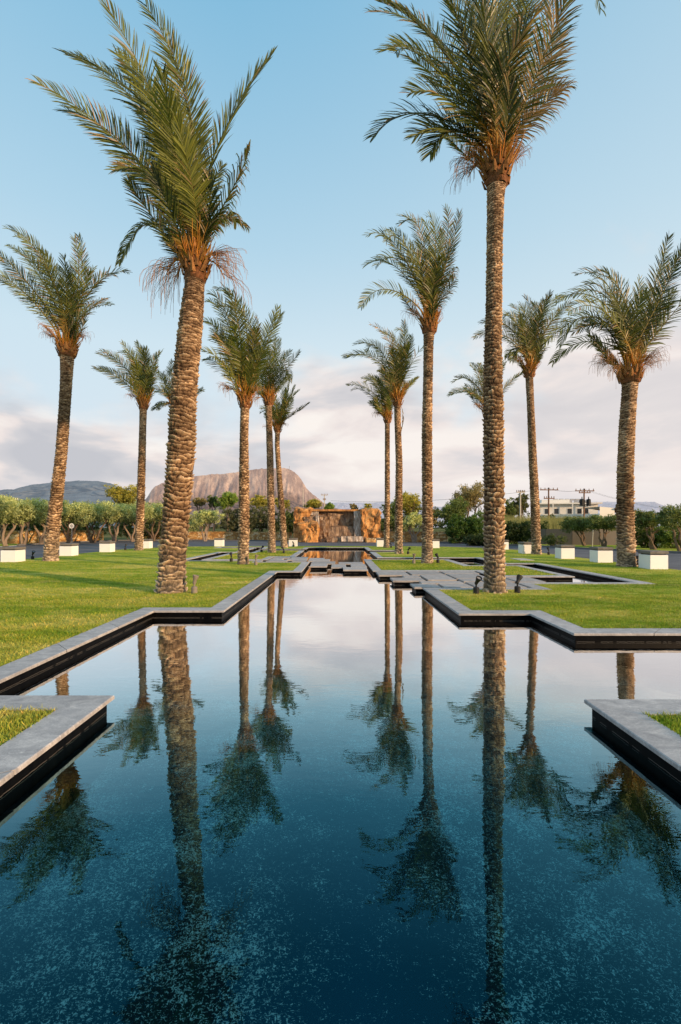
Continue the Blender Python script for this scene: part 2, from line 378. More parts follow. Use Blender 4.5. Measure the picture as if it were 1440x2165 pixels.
lawn_out = [(-14.9, -8), (-14.9, 30.5), (-14.4, 33), (-12.8, 35.2), (-10, 36.3), (-7, 36.7), (5, 36.7), (8.4, 35.4), (10.6, 33.4), (11.9, 31), (12.1, 28), (12.1, -8)]
tag(fill('lawn', [lawn_out, offset(pool, CW)], -.012, 'lawn_soil'), kind='structure')
for poly, lab in ((islF, 'stepped lawn bed with one tall palm and slabs along its front edge, right of centre'), (islC, 'zigzag lawn bed with a leaning palm, left of the far basin'),
                  (islPL, 'near left lawn bed whose grey coping corner juts into the water'), (islPR, 'near right lawn bed whose grey coping corner juts into the water')):
    cx = sum(p[0] for p in poly)/len(poly); cy = sum(p[1] for p in poly)/len(poly)
    e = empty('lawn_bed', (cx, cy, 0), lab, 'lawn bed', 'lawn beds standing in the pool'); edge_parts(poly, -1, e)
    fill('turf', [offset(poly, -CW)], -.012, 'lawn_soil', e)
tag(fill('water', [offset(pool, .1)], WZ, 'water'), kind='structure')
tag(fill('pool_floor', [offset(pool, .2)], FZ, 'pool_floor'), kind='structure')

# stepping slabs: x0,x1,y0,y1
slabs = [
 ((1.28, 2.26, 14.3, 15.5), 'broad slab at the left end of the back row by the right lawn bed'),
 ((2.36, 3.40, 14.45, 15.6), 'square slab second from left in the back row of the right crossing'),
 ((3.50, 4.62, 14.85, 15.6), 'shallow slab at the right end of the back row of the right crossing'),
 ((3.50, 4.50, 13.4, 14.75), 'large slab left of the black wall end behind the tall right palm'),
 ((2.0, 2.50, 13.68, 14.22), 'small square slab tucked behind the second stepped slab, right crossing'),
 ((2.58, 3.40, 13.0, 14.35), 'large slab in the middle of the right crossing'),
 ((1.55, 2.48, 12.8, 13.6), 'projecting slab on a black plinth, second step out over the water at right'),
 ((3.50, 4.02, 12.62, 13.3), 'small slab just left of the tall right palm trunk'),
 ((4.10, 4.92, 12.62, 13.3), 'slab hidden partly by the tall right palm trunk, middle row'),
 ((2.26, 3.40, 12.25, 12.72), 'narrow long slab in the front half of the right crossing'),
 ((1.92, 2.60, 11.42, 12.15), 'nearest projecting slab on a black plinth at the right lawn corner'),
 ((2.68, 3.40, 11.42, 12.15), 'front row slab second from the corner of the right lawn'),
 ((3.50, 4.75, 11.42, 12.5), 'front row slab beside the spotlight left of the tall right palm'),
 ((5.0, 5.75, 12.55, 13.7), 'slab right of the tall right palm trunk by the black wall'),
 ((-1.37, -.67, 21.55, 22.3), 'farthest slab of the centre crossing, left of the far basin'),
 ((-1.36, -.38, 20.25, 21.45), 'second farthest slab of the centre crossing'),
 ((-1.14, -.12, 18.85, 20.1), 'wide slab behind the left plinth slab of the centre crossing'),
 ((-1.10, -.43, 17.5, 18.75), 'left front slab on a tall black plinth in the centre crossing'),
 ((-.26, .31, 17.05, 18.5), 'middle front slab on a black plinth in the centre crossing'),
 ((.02, 1.05, 18.75, 19.7), 'back slab at the right side of the centre crossing'),
 ((.50, 1.10, 17.25, 18.6), 'slab touching the right lawn bed, behind the nearest centre slab'),
 ((.18, 1.06, 16.05, 17.15), 'nearest slab of the centre crossing on a wide black plinth'),
 ((-3.20, -2.42, 22.1, 23.1), 'back left slab of the left crossing near the second inner palm'),
 ((-2.34, -1.52, 21.95, 23.1), 'back right slab of the left crossing'),
 ((-3.20, -2.62, 21.2, 22.0), 'middle left slab of the left crossing'),
 ((-2.40, -1.46, 20.95, 21.85), 'middle right slab of the left crossing beside a small square gap'),
 ((-3.20, -2.30, 20.05, 21.1), 'front left slab of the left crossing by the lawn edge'),
 ((-2.05, -1.42, 20.05, 20.85), 'front right slab of the left crossing by the coping corner')]
for (x0, x1, y0, y1), lab in slabs:
    cx, cy = (x0+x1)/2, (y0+y1)/2
    e = empty('stepping_slab', (cx, cy, FZ), lab, 'paving slab', 'stone slabs crossing the pool')
    b = MB(); h = random.uniform(-.003, .003)
    t, w = .05, .008
    V = [(x0, y0, -t), (x1, y0, -t), (x1, y1, -t), (x0, y1, -t), (x0, y0, h-w), (x1, y0, h-w), (x1, y1, h-w), (x0, y1, h-w), (x0+w, y0+w, h), (x1-w, y0+w, h), (x1-w, y1-w, h), (x0+w, y1-w, h)]
    b.add(V, [(0, 3, 2, 1)]+[(i, (i+1) % 4, 4+(i+1) % 4, 4+i) for i in range(4)]+[(4+i, 4+(i+1) % 4, 8+(i+1) % 4, 8+i) for i in range(4)]+[(8, 9, 10, 11)], np.array([1, 1, 1])*random.uniform(.85, 1.12))
    b.build('slab_top', 'slab_stone', e)
    b = MB(); b.box(x0+.045, x1-.045, y0+.045, y1-.045, FZ, -t-.001); b.build('plinth', 'black_stone', e)

# ------------------------------------------------------------------ ground, road
def terrain():
    xs = np.concatenate([np.linspace(-3000, -120, 10), np.linspace(-100, 100, 41), np.linspace(120, 3000, 10)])
    ys = np.concatenate([[-400, -60], np.linspace(46, 60, 8), np.linspace(64, 140, 16), [200, 400, 900, 1600, 3200]])
    V = []
    for y in ys:
        for x in xs:
            t = min(max((y-60)/50, 0), 1); z = -.05+1.2*t*t*(3-2*t)
            V.append((x, y, z))
    nx = len(xs); Fc = []
    for j in range(len(ys)-1):
        for i in range(nx-1):
            if ys[j+1] <= 46.01 and xs[i] > -41 and xs[i+1] < 41 and ys[j] < -50: continue
            Fc.append((j*nx+i, j*nx+i+1, (j+1)*nx+i+1, (j+1)*nx+i))
    return mk('ground', V, Fc, 'ground')
tag(terrain(), kind='structure')
road_in = offset(lawn_out, -.05)
road_out = [(-26.5, -60), (-26.8, 38), (-27.2, 46), (-25, 51.5), (-17, 53), (-9, 51), (-5.5, 47.6), (9, 46.5), (12.5, 43.6), (15.2, 36.5), (17.5, 31.5), (20.2, 26.5), (27, 21), (40, 14.5), (40, -60)]
tag(fill('road', [road_out, road_in], -.035, 'asphalt'), kind='structure')
patch_out = [(-41, -60), (-41, 46), (-27.25, 46.02), (-26.85, 38), (-26.55, -60)]
def ring(name, outer, inner_pts, z, m): return fill(name, [outer], z, m)
tag(fill('verge', [[(-60, -60), (-60, 54), (-25, 54), (-25, 51.5), (-27.2, 46), (-26.8, 38), (-26.5, -60)]], -.015, 'lawn_soil'), kind='structure')
tag(fill('verge', [[(9, 46.5), (12.5, 43.6), (15.2, 36.5), (17.5, 31.5), (20.2, 26.5), (27, 21), (40, 14.5), (40, -20), (70, -20), (70, 48), (9, 48)]], -.015, 'lawn_soil'), kind='structure')
def kerb(pts, lab):
    b = MB()
    for i in range(len(pts)-1):
        a, c = np.array(pts[i], float), np.array(pts[i+1], float); d = c-a; l = np.linalg.norm(d); d /= l; n = np.array([-d[1], d[0]])*.09
        V = [(*(a-n), -.04), (*(c-n), -.04), (*(c+n), -.04), (*(a+n), -.04), (*(a-n), .09), (*(c-n), .09), (*(c+n), .09), (*(a+n), .09)]
        b.add(V, [(4, 5, 6, 7), (0, 1, 5, 4), (2, 3, 7, 6), (1, 2, 6, 5), (3, 0, 4, 7)])
    tag(b.build('kerb', 'kerb_stone'), lab, 'kerb')
kerb(road_out[7:14], 'low grey kerb along the far right side of the road')
kerb(road_out[1:7], 'low grey kerb along the far left side of the road')
o = MB(); o.box(8.3, 8.95, 20.7, 21.9, -.02, .012); tag(o.build('inspection_cover', 'cover_pale'), 'pale flat square inspection cover set in the lawn at right', 'cover')

# ------------------------------------------------------------------ grass blades
def inpoly(P, poly):
    x, y = P[:, 0], P[:, 1]; r = np.zeros(len(P), bool); n = len(poly)
    for i in range(n):
        x1, y1 = poly[i]; x2, y2 = poly[i-1]
        if y1 == y2: continue
        c = ((y1 > y) != (y2 > y)) & (x < (x2-x1)*(y-y1)/(y2-y1)+x1); r ^= c
    return r
def blades(name, P, hmin, hmax, wid, parent=None):
    n = len(P); th = rng.uniform(0, 2*np.pi, n); h = rng.uniform(hmin, hmax, n); lean = rng.normal(0, .5, (n, 2))*h[:, None]
    w = wid*rng.uniform(.7, 1.3, n)
    z0 = np.full(n, -.013); dx, dy = np.cos(th)*w, np.sin(th)*w
    A = np.stack([P[:, 0]-dx, P[:, 1]-dy, z0], 1); B = np.stack([P[:, 0]+dx, P[:, 1]+dy, z0], 1)
    T = np.stack([P[:, 0]+lean[:, 0], P[:, 1]+lean[:, 1], h-.012], 1)
    V = np.stack([A, B, T], 1).reshape(-1, 3); Fc = np.arange(3*n).reshape(-1, 3)
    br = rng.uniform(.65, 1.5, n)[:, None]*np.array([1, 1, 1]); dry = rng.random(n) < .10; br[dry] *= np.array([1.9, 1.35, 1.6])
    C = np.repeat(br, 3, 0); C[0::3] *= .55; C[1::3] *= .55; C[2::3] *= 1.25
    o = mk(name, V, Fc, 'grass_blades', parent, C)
    return o
def scatter(n, x0, x1, y0, y1): return np.stack([rng.uniform(x0, x1, n), rng.uniform(y0, y1, n)], 1)
def vis(P, m=.6): return (np.abs(P[:, 0]) < P[:, 1]*(725/960)+m)
pin = offset(pool, CW-.015)
ps = []
for (y0, y1, x0, x1, dn, s) in ((4.3, 7, -6, 6, 2600, 1), (7, 10, -9, 9, 1600, 1), (10, 14, -12, 12, 800, 1), (14, 20, -14.8, 12, 380, 1), (20, 36, -14.8, 12, 120, 1)):
    P = scatter(int(dn*(y1-y0)*(x1-x0)), x0, x1, y0, y1); P = P[vis(P)]; P = P[inpoly(P, lawn_out) & ~inpoly(P, pin)]; ps.append(P)
for k, P in enumerate(ps):
    if k == 0: acc = []
    acc.append(P)
grp = [np.concatenate(acc[:2]), acc[2], np.concatenate(acc[3:])]
allP = np.concatenate(acc)
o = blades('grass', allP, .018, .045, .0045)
# wider blades where they are far away and would otherwise fall below a pixel
me = o.data
tag(o, 'short mown green and straw coloured grass of the main lawns', 'grass', kind='stuff')
def bedgrass(poly, dn, lab, w=.0045):
    q = offset(poly, -CW+.015); xs = [p[0] for p in q]; ys = [p[1] for p in q]
    P = scatter(int(dn*(max(xs)-min(xs))*(max(ys)-min(ys))), min(xs), max(xs), min(ys), max(ys)); P = P[inpoly(P, q) & vis(P, .5) & (P[:, 1] > .5)]
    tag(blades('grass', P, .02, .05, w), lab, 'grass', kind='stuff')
bedgrass(islPL, 5000, 'bright short grass in the near left lawn bed'); bedgrass(islPR, 5000, 'short grass in the near right lawn bed')
bedgrass(islF, 500, 'bright green grass around the tall palm right of centre', .007); bedgrass(islC, 350, 'short grass in the far left lawn bed', .009)

# ------------------------------------------------------------------ palms
def vnoise(u, v, seed=0):
    iu, iv = np.floor(u).astype(int), np.floor(v).astype(int); fu, fv = u-iu, v-iv
    def h(a, b):
        x = (a*374761393+b*668265263+seed*144665) & 0x7fffffff; x = ((x ^ (x >> 13))*1274126177) & 0x7fffffff
        return ((x ^ (x >> 16)) & 0xffff)/65535.0
    fu = fu*fu*(3-2*fu); fv = fv*fv*(3-2*fv)
    return (h(iu, iv)*(1-fu)+h(iu+1, iv)*fu)*(1-fv)+(h(iu, iv+1)*(1-fu)+h(iu+1, iv+1)*fu)*fv
def hsh(a, b, seed=0):
    x = (a*374761393+b*668265263+seed*144665) & 0x7fffffff; x = ((x ^ (x >> 13))*1274126177) & 0x7fffffff
    return ((x ^ (x >> 16)) & 0xffff)/65535.0
def trunk(path, D, parent, seed, near, knob=.0):
    """path: survey points (px,py,width px) from base to crown at distance D"""
    pts = np.array([tuple(sp(px, py, D)) for px, py, w in path]); rad = np.array([w*D/F/2 for *_, w in path])
    pts[0, 2] = -.03
    seg = np.r_[0, np.cumsum(np.linalg.norm(np.diff(pts, axis=0), axis=1))]; H = seg[-1]
    ns, nt_ = (int(H/.016), 88) if near == 2 else ((int(H/.03), 40) if near == 1 else (int(H/.045), 24))
    s = np.linspace(0, H, ns); th = np.arange(nt_)*2*np.pi/nt_
    # smooth interpolation of centre line
    cx = np.interp(s, seg, pts[:, 0]); cy = np.interp(s, seg, pts[:, 1]); cz = np.interp(s, seg, pts[:, 2]); rr = np.interp(s, seg, rad)
    k = np.ones(max(3, ns//14))/max(3, ns//14)
    def sm(a):
        p = len(k)//2; e_ = np.r_[2*a[0]-a[1:p+1][::-1], a, 2*a[-1]-a[-p-1:-1][::-1]]; return np.convolve(e_, k, 'same')[p:p+len(a)]
    cx, cy, rr = sm(cx), sm(cy), sm(rr)
    S, T = np.meshgrid(s, th, indexing='ij')
    rs = random.Random(seed*3+1); nn = 6 if seed == 101 else (8 if seed == 102 else rs.choice((6, 7, 8, 9)))
    hrow = {101: .118, 102: .112}.get(seed, (.105 if near else .13)*rs.uniform(.9, 1.3))
    Tn_ = T/(2*np.pi)
    def pn(f, g, sd_):
        return vnoise(Tn_*f, S*g, sd_)*(1-Tn_)+vnoise((Tn_-1)*f, S*g, sd_)*Tn_
    wv = (pn(9, 7, seed)-.5)*1.5+(pn(4, 2.0, seed+3)-.5)*1.6+(pn(23, 16, seed+4)-.5)*.5
    q = S/hrow*(1+.45*(S/H)**2)+wv*(1-.45*S/H)+T/(2*np.pi)
    row = np.floor(q).astype(int); fv = q-row
    u = T/(2*np.pi)*nn+.5*(row % 2)+.25*hsh(row, row*0, seed)+(pn(8, 9, seed+5)-.5)*.8; cell = np.floor(u).astype(int) % nn; fu = u-np.floor(u)
    rnd = hsh(row, cell, seed+7)
    lip = np.clip(fv/.82, 0, 1)**1.6*np.where(fv > .82, np.clip((1-fv)/.18, 0, 1), 1)
    edge = 1-np.abs(2*fu-1)**4*.85
    fine = vnoise(T*14, S*28, seed+1); fine2 = vnoise(T*30, S*70, seed+2)
    amp = np.interp(s/H, [0, .12, .5, .85, 1], [.8, 1.1, 1.0, .6, .4])[:, None]
    d = amp*((.34+.66*rnd)*lip*edge+.24*(fine-.5)+.14*(fine2-.5))
    flare = 1+.16*np.exp(-S/.18)
    r = rr[:, None]*flare*(.86+.27*d)
    V = np.stack([cx[:, None]+r*np.cos(T), cy[:, None]+r*np.sin(T), cz[:, None]+.12*rr[:, None]*d], -1).reshape(-1, 3)
    i, j = np.meshgrid(np.arange(ns-1), np.arange(nt_), indexing='ij'); j2 = (j+1) % nt_
    Fc = np.stack([i*nt_+j, i*nt_+j2, (i+1)*nt_+j2, (i+1)*nt_+j], -1).reshape(-1, 4)
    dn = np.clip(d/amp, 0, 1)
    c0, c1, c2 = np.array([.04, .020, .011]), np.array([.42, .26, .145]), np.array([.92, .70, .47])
    t = dn[..., None]; C = np.where(t < .35, c0+(c1-c0)*t/.35, c1+(c2-c1)*(t-.35)/.65)  # shade in the crevices between leaf stubs is put into the vertex colour
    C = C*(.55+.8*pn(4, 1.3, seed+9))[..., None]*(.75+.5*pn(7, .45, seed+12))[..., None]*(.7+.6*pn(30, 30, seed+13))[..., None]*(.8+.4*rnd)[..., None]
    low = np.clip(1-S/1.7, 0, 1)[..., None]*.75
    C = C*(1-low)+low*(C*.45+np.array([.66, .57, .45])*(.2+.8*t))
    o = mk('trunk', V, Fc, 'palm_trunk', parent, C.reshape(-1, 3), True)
    return Vector((cx[-1], cy[-1], cz[-1])), rr[-1]

def bez(p0, pm, p2, n):
    pc = 2*pm-.5*(p0+p2); t = np.linspace(0, 1, n)[:, None]
    return (1-t)**2*p0+2*t*(1-t)*pc+t*t*p2
def rachis(p0, pm, p2, n):
    P = bez(p0, pm, p2, n); t = np.linspace(0, 1, n)
    P[:, :2] = p0[:2]+(P[:, :2]-p0[:2])*(1-np.exp(-5.0*t-.6*t*t))[:, None]/(1-math.exp(-5.6)) ; return P
class Leafy:
    def __init__(s): s.V = []; s.F = []; s.C = []; s.n = 0
    def add(s, V, Fq, C): s.V.append(V); s.F.append(Fq+s.n); s.C.append(C); s.n += len(V)
    def build(s, name, m, parent): return mk(name, np.concatenate(s.V), np.concatenate(s.F), m, parent, np.concatenate(s.C))
G0 = np.array([.026, .046, .018]); G1 = np.array([.26, .28, .055]); DRY = np.array([.40, .27, .13]); ORG = np.array([.72, .30, .04])
def frond(lf, P, sc, nl, wid, dry=0.0, thin=1.0, droop=.25, narrow=1.0, seed=None):
    """P: polyline (n,3) of the rachis. Leaflets are folded strips on both sides."""
    n = len(P); seg = np.r_[0, np.cumsum(np.linalg.norm(np.diff(P, axis=0), axis=1))]; Ln = seg[-1]
    def at(t):
        return np.stack([np.interp(t*Ln, seg, P[:, k]) for k in range(3)], -1)
    # rachis ribbon (three sided)
    t = np.linspace(0, 1, 22); C_ = at(t); Tn = np.gradient(C_, axis=0); Tn /= np.linalg.norm(Tn, axis=1)[:, None]
    up = np.array([random.uniform(-.2, .2), -.85+random.uniform(-.3, .4), .42])
    S = np.cross(Tn, up); S /= np.linalg.norm(S, axis=1)[:, None]; Nn = np.cross(S, Tn)
    rw = (.030*(1-t)**1.3+.006)[:, None]*sc*wid/ .021*.9
    V = np.stack([C_-S*rw, C_+S*rw, C_-Nn*rw*1.1], 1).reshape(-1, 3)
    idx = np.arange(21)*3; q = []
    for a, b in ((0, 1), (1, 2), (2, 0)): q.append(np.stack([idx+a, idx+b, idx+3+b, idx+3+a], -1))
    tc = t[:, None]; g = random.uniform(.45, 1.15)
    cc = np.where(tc < .2, ORG*1.0+(np.array([.30, .22, .045])-ORG)*tc/.2, np.array([.30, .22, .045])*(1-tc)+np.array([.14, .15, .04])*tc)
    lf.add(V, np.concatenate(q), np.repeat(cc, 3, 0))
    # leaflets
    m = nl; tt = np.concatenate([np.linspace(.19, .995, m)+rng.normal(0, .003, m), np.linspace(.19, .995, m)+rng.normal(0, .003, m)]); side = np.r_[np.ones(m), -np.ones(m)]
    keep = rng.random(2*m) < thin; tt = np.clip(tt[keep], 0, 1); side = side[keep]; k = len(tt)
    B = at(tt); i_ = tt*21; Tg = np.stack([np.interp(tt, t, Tn[:, q_]) for q_ in range(3)], -1); Sg = np.stack([np.interp(tt, t, S[:, q_]) for q_ in range(3)], -1); Ng = np.stack([np.interp(tt, t, Nn[:, q_]) for q_ in range(3)], -1)
    env = np.interp(tt, [.19, .30, .45, .68, .86, 1], [.30, .68, 1.0, .98, .74, .42])
    ll = (.60 if nl > 70 else .54)*sc*env*rng.uniform(.88, 1.08, k)
    ang = np.interp(tt, [.13, .5, 1], [1.05, .88, .42])*narrow+rng.normal(0, .045, k)
    d1 = Tg*np.cos(ang)[:, None]+Sg*(side*np.sin(ang))[:, None]+Ng*(.18+rng.normal(0, .08, k))[:, None]
    d1 /= np.linalg.norm(d1, axis=1)[:, None]
    wind = np.array([-.07, .02, 0])
    dr = (droop+rng.uniform(0, .10, k)+dry*.5*rng.random(k))[:, None]
    d2 = d1+np.array([0, 0, -1])*dr+wind; d2 /= np.linalg.norm(d2, axis=1)[:, None]
    d3 = d2+np.array([0, 0, -1])*dr*1.2+wind*.8; d3 /= np.linalg.norm(d3, axis=1)[:, None]
    p0 = B; p1 = B+d1*(ll*.45)[:, None]; p2 = p1+d2*(ll*.33)[:, None]; p3 = p2+d3*(ll*.22)[:, None]
    wv = np.cross(d1, Ng+rng.normal(0, .5, (k, 3))); wv /= np.linalg.norm(wv, axis=1)[:, None]
    w = wid*rng.uniform(.8, 1.2, k)[:, None]
    V = np.stack([p0-wv*w*.35, p0+wv*w*.35, p1-wv*w*.55, p1+wv*w*.55, p2-wv*w*.42, p2+wv*w*.42, p3-wv*w*.06, p3+wv*w*.06], 1).reshape(-1, 3)
    b = np.arange(k)*8
    Fq = np.concatenate([np.stack([b, b+1, b+3, b+2], -1), np.stack([b+2, b+3, b+5, b+4], -1), np.stack([b+4, b+5, b+7, b+6], -1)])
    mixg = np.clip(rng.normal(g*.9-.32, .22, k), 0, 1)[:, None]; base = G0+(G1-G0)*mixg
    isd = (rng.random(k) < dry)[:, None]; base = np.where(isd, DRY*rng.uniform(.6, 1.2, (k, 1)), base)
    og = np.clip(1-(tt-.14)/.16, 0, 1)[:, None]; base = base*(1-og)+np.array([.60, .28, .04])*og
    tipd = np.where(rng.random((k, 1)) < .3, 1, .05)*(.3+.7*dry)
    C = np.stack([base, base, base, base, base*1.05, base*1.05, base*(1-tipd)+DRY*tipd, base*(1-tipd)+DRY*tipd], 1).reshape(-1, 3)
    lf.add(V, Fq, C)
def strand(lf, P, w0, w1, c):
    n = len(P); T = np.gradient(P, axis=0); T /= np.linalg.norm(T, axis=1)[:, None]+1e-9
    S = np.cross(T, np.array([.2, -1, .1])); S /= np.linalg.norm(S, axis=1)[:, None]+1e-9; U = np.cross(S, T)
    w = np.linspace(w0, w1, n)[:, None]
    V = np.stack([P-S*w, P+S*w, P+U*w], 1).reshape(-1, 3); i = np.arange(n-1)*3
    q = np.concatenate([np.stack([i+a, i+b, i+3+b, i+3+a], -1) for a, b in ((0, 1), (1, 2), (2, 0))])
    lf.add(V, q, np.tile(c, (len(V), 1)))
def fruit(lf, base, top, sc, wide, hang, px1, col1):
    """one arching flower stalk ending in a broom of hanging strings"""
    base = np.array(base); top = np.array(top); mid = (base+top)/2+np.array([0, 0, .22*sc])
    st = bez(base, mid, top, 10); strand(lf, st, .022*sc, .010*sc, np.array([.50, .24, .04]))
    dirx = (top-base); dirx /= np.linalg.norm(dirx)
    for k in range(int(wide*1.5)):
        t0 = random.uniform(.45, 1.0); p0 = st[int(t0*9)]
        out = dirx*random.uniform(.05, .75)*sc*hang+np.array([random.uniform(-.16, .16), random.uniform(-.35, .35), random.uniform(.0, .15)])*sc
        end = p0+out+np.array([0, 0, -random.uniform(.15, .62)*sc*hang])
        m_ = p0+out*.78+np.array([0, 0, -.04*sc])
        c = col1*random.uniform(.6, 1.3)
        P = bez(p0, m_, end, 6); strand(lf, P, px1, px1*.6, c)
        e_ = P[-1]; r = px1*2.0
        if random.random() < .7:
            for q_ in range(2):
                e2 = P[-1-q_]+np.array([random.uniform(-r, r)*2, 0, 0]); V = e2+np.array([[r, 0, 0], [0, r, 0], [-r, 0, 0], [0, -r, 0], [0, 0, r*1.3], [0, 0, -r*1.3]])
                lf.add(V, np.array([[0, 1, 4, 4], [1, 2, 4, 4], [2, 3, 4, 4], [3, 0, 4, 4], [1, 0, 5, 5], [2, 1, 5, 5], [3, 2, 5, 5], [0, 3, 5, 5]])[:, :4], np.tile(c*.5, (6, 1)))

def palm(label, path, D, fr, fruits, near, seed, group, sc=1.0, extra=1, copies=1, crown_fill=6):
    random.seed(seed)
    base = gp(path[0][0], path[0][1]); base = Vector((base.x, D, 0))
    e = empty('palm_tree', base, label, 'palm tree', group)
    top, rt = trunk(path, D, e, seed, near)
    ppm = F/D
    # leaf bases: swollen collar of cut boots
    mb = MB(); ch_ = .55 if near == 2 else .5; nb = 14
    zz = np.linspace(-.12, ch_, 12); rad = [rt*(1.0+.08*math.sin(min(1, max(0, (z+.12)/(ch_+.12)))*3.0)) for z in zz]
    rad[-1] = rt*.55; rad[0] = rt*.9
    nT = 26; V = []; C = []
    for i, z in enumerate(zz):
        for k in range(nT):
            th = 2*math.pi*k/nT; rr = rad[i]*(1+.10*math.sin(th*4+i*.9)+random.uniform(-.05, .05)); V.append((top.x+rr*math.cos(th), top.y+rr*math.sin(th), top.z+z))
            f = i/11; w = random.uniform(.7, 1.2); C.append((.22*w+.16*f*w, .10*w+.05*f*w, .05*w))
    mb.add(V, [(i*nT+k, i*nT+(k+1) % nT, (i+1)*nT+(k+1) % nT, (i+1)*nT+k) for i in range(11) for k in range(nT)], C)
    for k in range(nb*2):
        th = 2*math.pi*(k*.381966); z0 = -.05+.5*k/(nb*2); ro = rt*1.05
        c_, s_ = math.cos(th), math.sin(th); w = rt*.30; l = random.uniform(.16, .34)
        P0 = np.array([top.x+ro*c_, top.y+ro*s_, top.z+z0]); tv = np.array([-s_, c_, 0])*w; o_ = np.array([c_, s_, 0])
        tip = P0+o_*l*random.uniform(.25, .6)+np.array([0, 0, l])
        V = [P0-tv, P0+tv, P0+o_*.05, tip-tv*.35, tip+tv*.35, tip+o_*.03]
        w2 = random.uniform(.6, 1.3)
        mb.add(V, [(0, 1, 4, 3), (1, 2, 5, 4), (2, 0, 3, 5), (3, 4, 5)], np.array([.33, .16, .06])*w2)
    mb.build('leaf_bases', 'palm_trunk', e)
    lf = Leafy()
    nl = {2: 84, 1: 56, 0: 38}[near]; wid = {2: .021, 1: .026, 0: .034}[near]*max(sc, .8)
    allf = []
    for i, f in enumerate(fr):
        mx_, my_, tx, ty = f[:4]; opt = f[4] if len(f) > 4 else {}
        dd = opt.get('dd', ((i*0.618) % 1-.5)*2.6*sc)
        allf.append((mx_, my_, tx, ty, dd, opt))
        if not opt.get('solo'):
            for c in range(copies if (near < 2 or i % 3 != 2) else 0):
                j = 14*sc*ppm/90
                allf.append((mx_+random.uniform(-j, j)*1.6, my_+random.uniform(-j, j)*1.3, tx+random.uniform(-j, j)*3-(tx-mx_)*.16, ty+random.uniform(-j, j)*2.2-(ty-my_)*.16, -dd+random.uniform(-.8, .8)*sc, opt))
    for mx_, my_, tx, ty, dd, opt in allf:
        a = random.uniform(0, 2*math.pi); P0 = np.array(top)+np.array([math.cos(a)*rt*.5, math.sin(a)*rt*.5-.05, random.uniform(.05, .35)])
        PM = np.array(sp(mx_, my_, D+dd*.45)); PT = np.array(sp(tx, ty, D+dd))
        P = rachis(P0, PM, PT, 26)
        frond(lf, P, sc*opt.get('s', 1.0), nl, wid, opt.get('dry', random.choice((.0, .02, .06, .16))), opt.get('thin', .95), opt.get('droop', .07), opt.get('narrow', 1.0))
    # inner upright spears and short fibres
    for k in range(crown_fill-2):
        a = random.uniform(0, 2*math.pi); l = random.uniform(1.0, 2.0)*sc; P0 = np.array(top)+np.array([math.cos(a)*rt*.5, math.sin(a)*rt*.5, .15])
        tip = P0+np.array([math.cos(a)*l*.45-.2*l, math.sin(a)*l*.5, l*.9]); mid = (P0+tip)/2+np.array([math.cos(a)*l*.1, math.sin(a)*l*.1, .12*l])
        frond(lf, bez(P0, mid, tip, 16), sc*.8, int(nl*.6), wid, .1, .9, .1, .7)
    for k in range(120 if near else 80):
        a = random.uniform(0, 2*math.pi); l = random.uniform(.25, .85)*sc*(.9 if near else 1); P0 = np.array(top)+np.array([math.cos(a)*rt*.8, math.sin(a)*rt*.8, random.uniform(.15, .5)])
        tip = P0+np.array([math.cos(a)*l*.42+random.uniform(-.15, .15), math.sin(a)*l*.42, l*random.uniform(.6, 1.0)])
        strand(lf, bez(P0, (P0+tip)/2+np.array([math.cos(a), math.sin(a), .3])*.06, tip, 4), wid*.55, wid*.2, np.array([.66+random.uniform(-.25, .1), .29, .045])*random.uniform(.6, 1.25))
    lf.build('crown', 'palm_leaf', e)
    if fruits:
        for (fx, fy, hang, wide) in fruits:
            lf = Leafy()
            tp = sp(fx, fy, D+random.uniform(-.4, .3)); a = Vector((tp.x-top.x, 0, 0)).normalized()
            fruit(lf, Vector(top)+a*rt*.7+Vector((0, 0, .25)), tp, sc, wide, hang, wid*.2, np.array([.50, .26, .11]))
            lf.build('fruit_stalk', 'fruit_stalk', e)
    return e
inner = 'palms along the inner rows beside the pool'; outer = 'palms along the outer rows by the road'
palm('large nearest left palm with thick leaning shaggy trunk, crown blown to the left',
     [(361, 1252, 60), (365, 1180, 58), (373, 1080, 58), (383, 960, 59), (387, 860, 57), (394, 780, 55), (403, 690, 53), (410, 620, 47), (413, 585, 42)], 10.67,
     [(262, 322, 82, 176, dict(dd=-.6)), (338, 285, 152, 118, dict(dd=.4)), (326, 230, 218, 2, dict(dd=-.9)), (398, 240, 306, 8, dict(dd=-.2)),
      (455, 330, 572, 120, dict(dd=.2, narrow=.42, solo=1)), (482, 425, 528, 312, dict(droop=.9, dry=.35)), (322, 472, 252, 556, dict(droop=.55, dd=.3, solo=1, s=.6)), (335, 405, 248, 348, dict(dd=1.6)),
      (348, 330, 292, 160, dict(dd=.8)), (370, 330, 345, 168, dict(dd=-1.4)), (388, 300, 372, 130, dict(dd=1.0)), (375, 390, 322, 268, dict(dd=.6)), (465, 470, 500, 470, dict(droop=.9, dry=.3, s=.8)),
      (415, 400, 410, 262, dict(dd=.8, s=.8)), (432, 440, 470, 350, dict(s=.7, dd=.9)), (350, 300, 262, 120, dict(dd=.1))],
     [(352, 580, 1.0, 46), (330, 445, .55, 34), (375, 590, 1.1, 30), (462, 560, .9, 44), (475, 590, .8, 26)], 2, 101, inner, 1.15, copies=1)
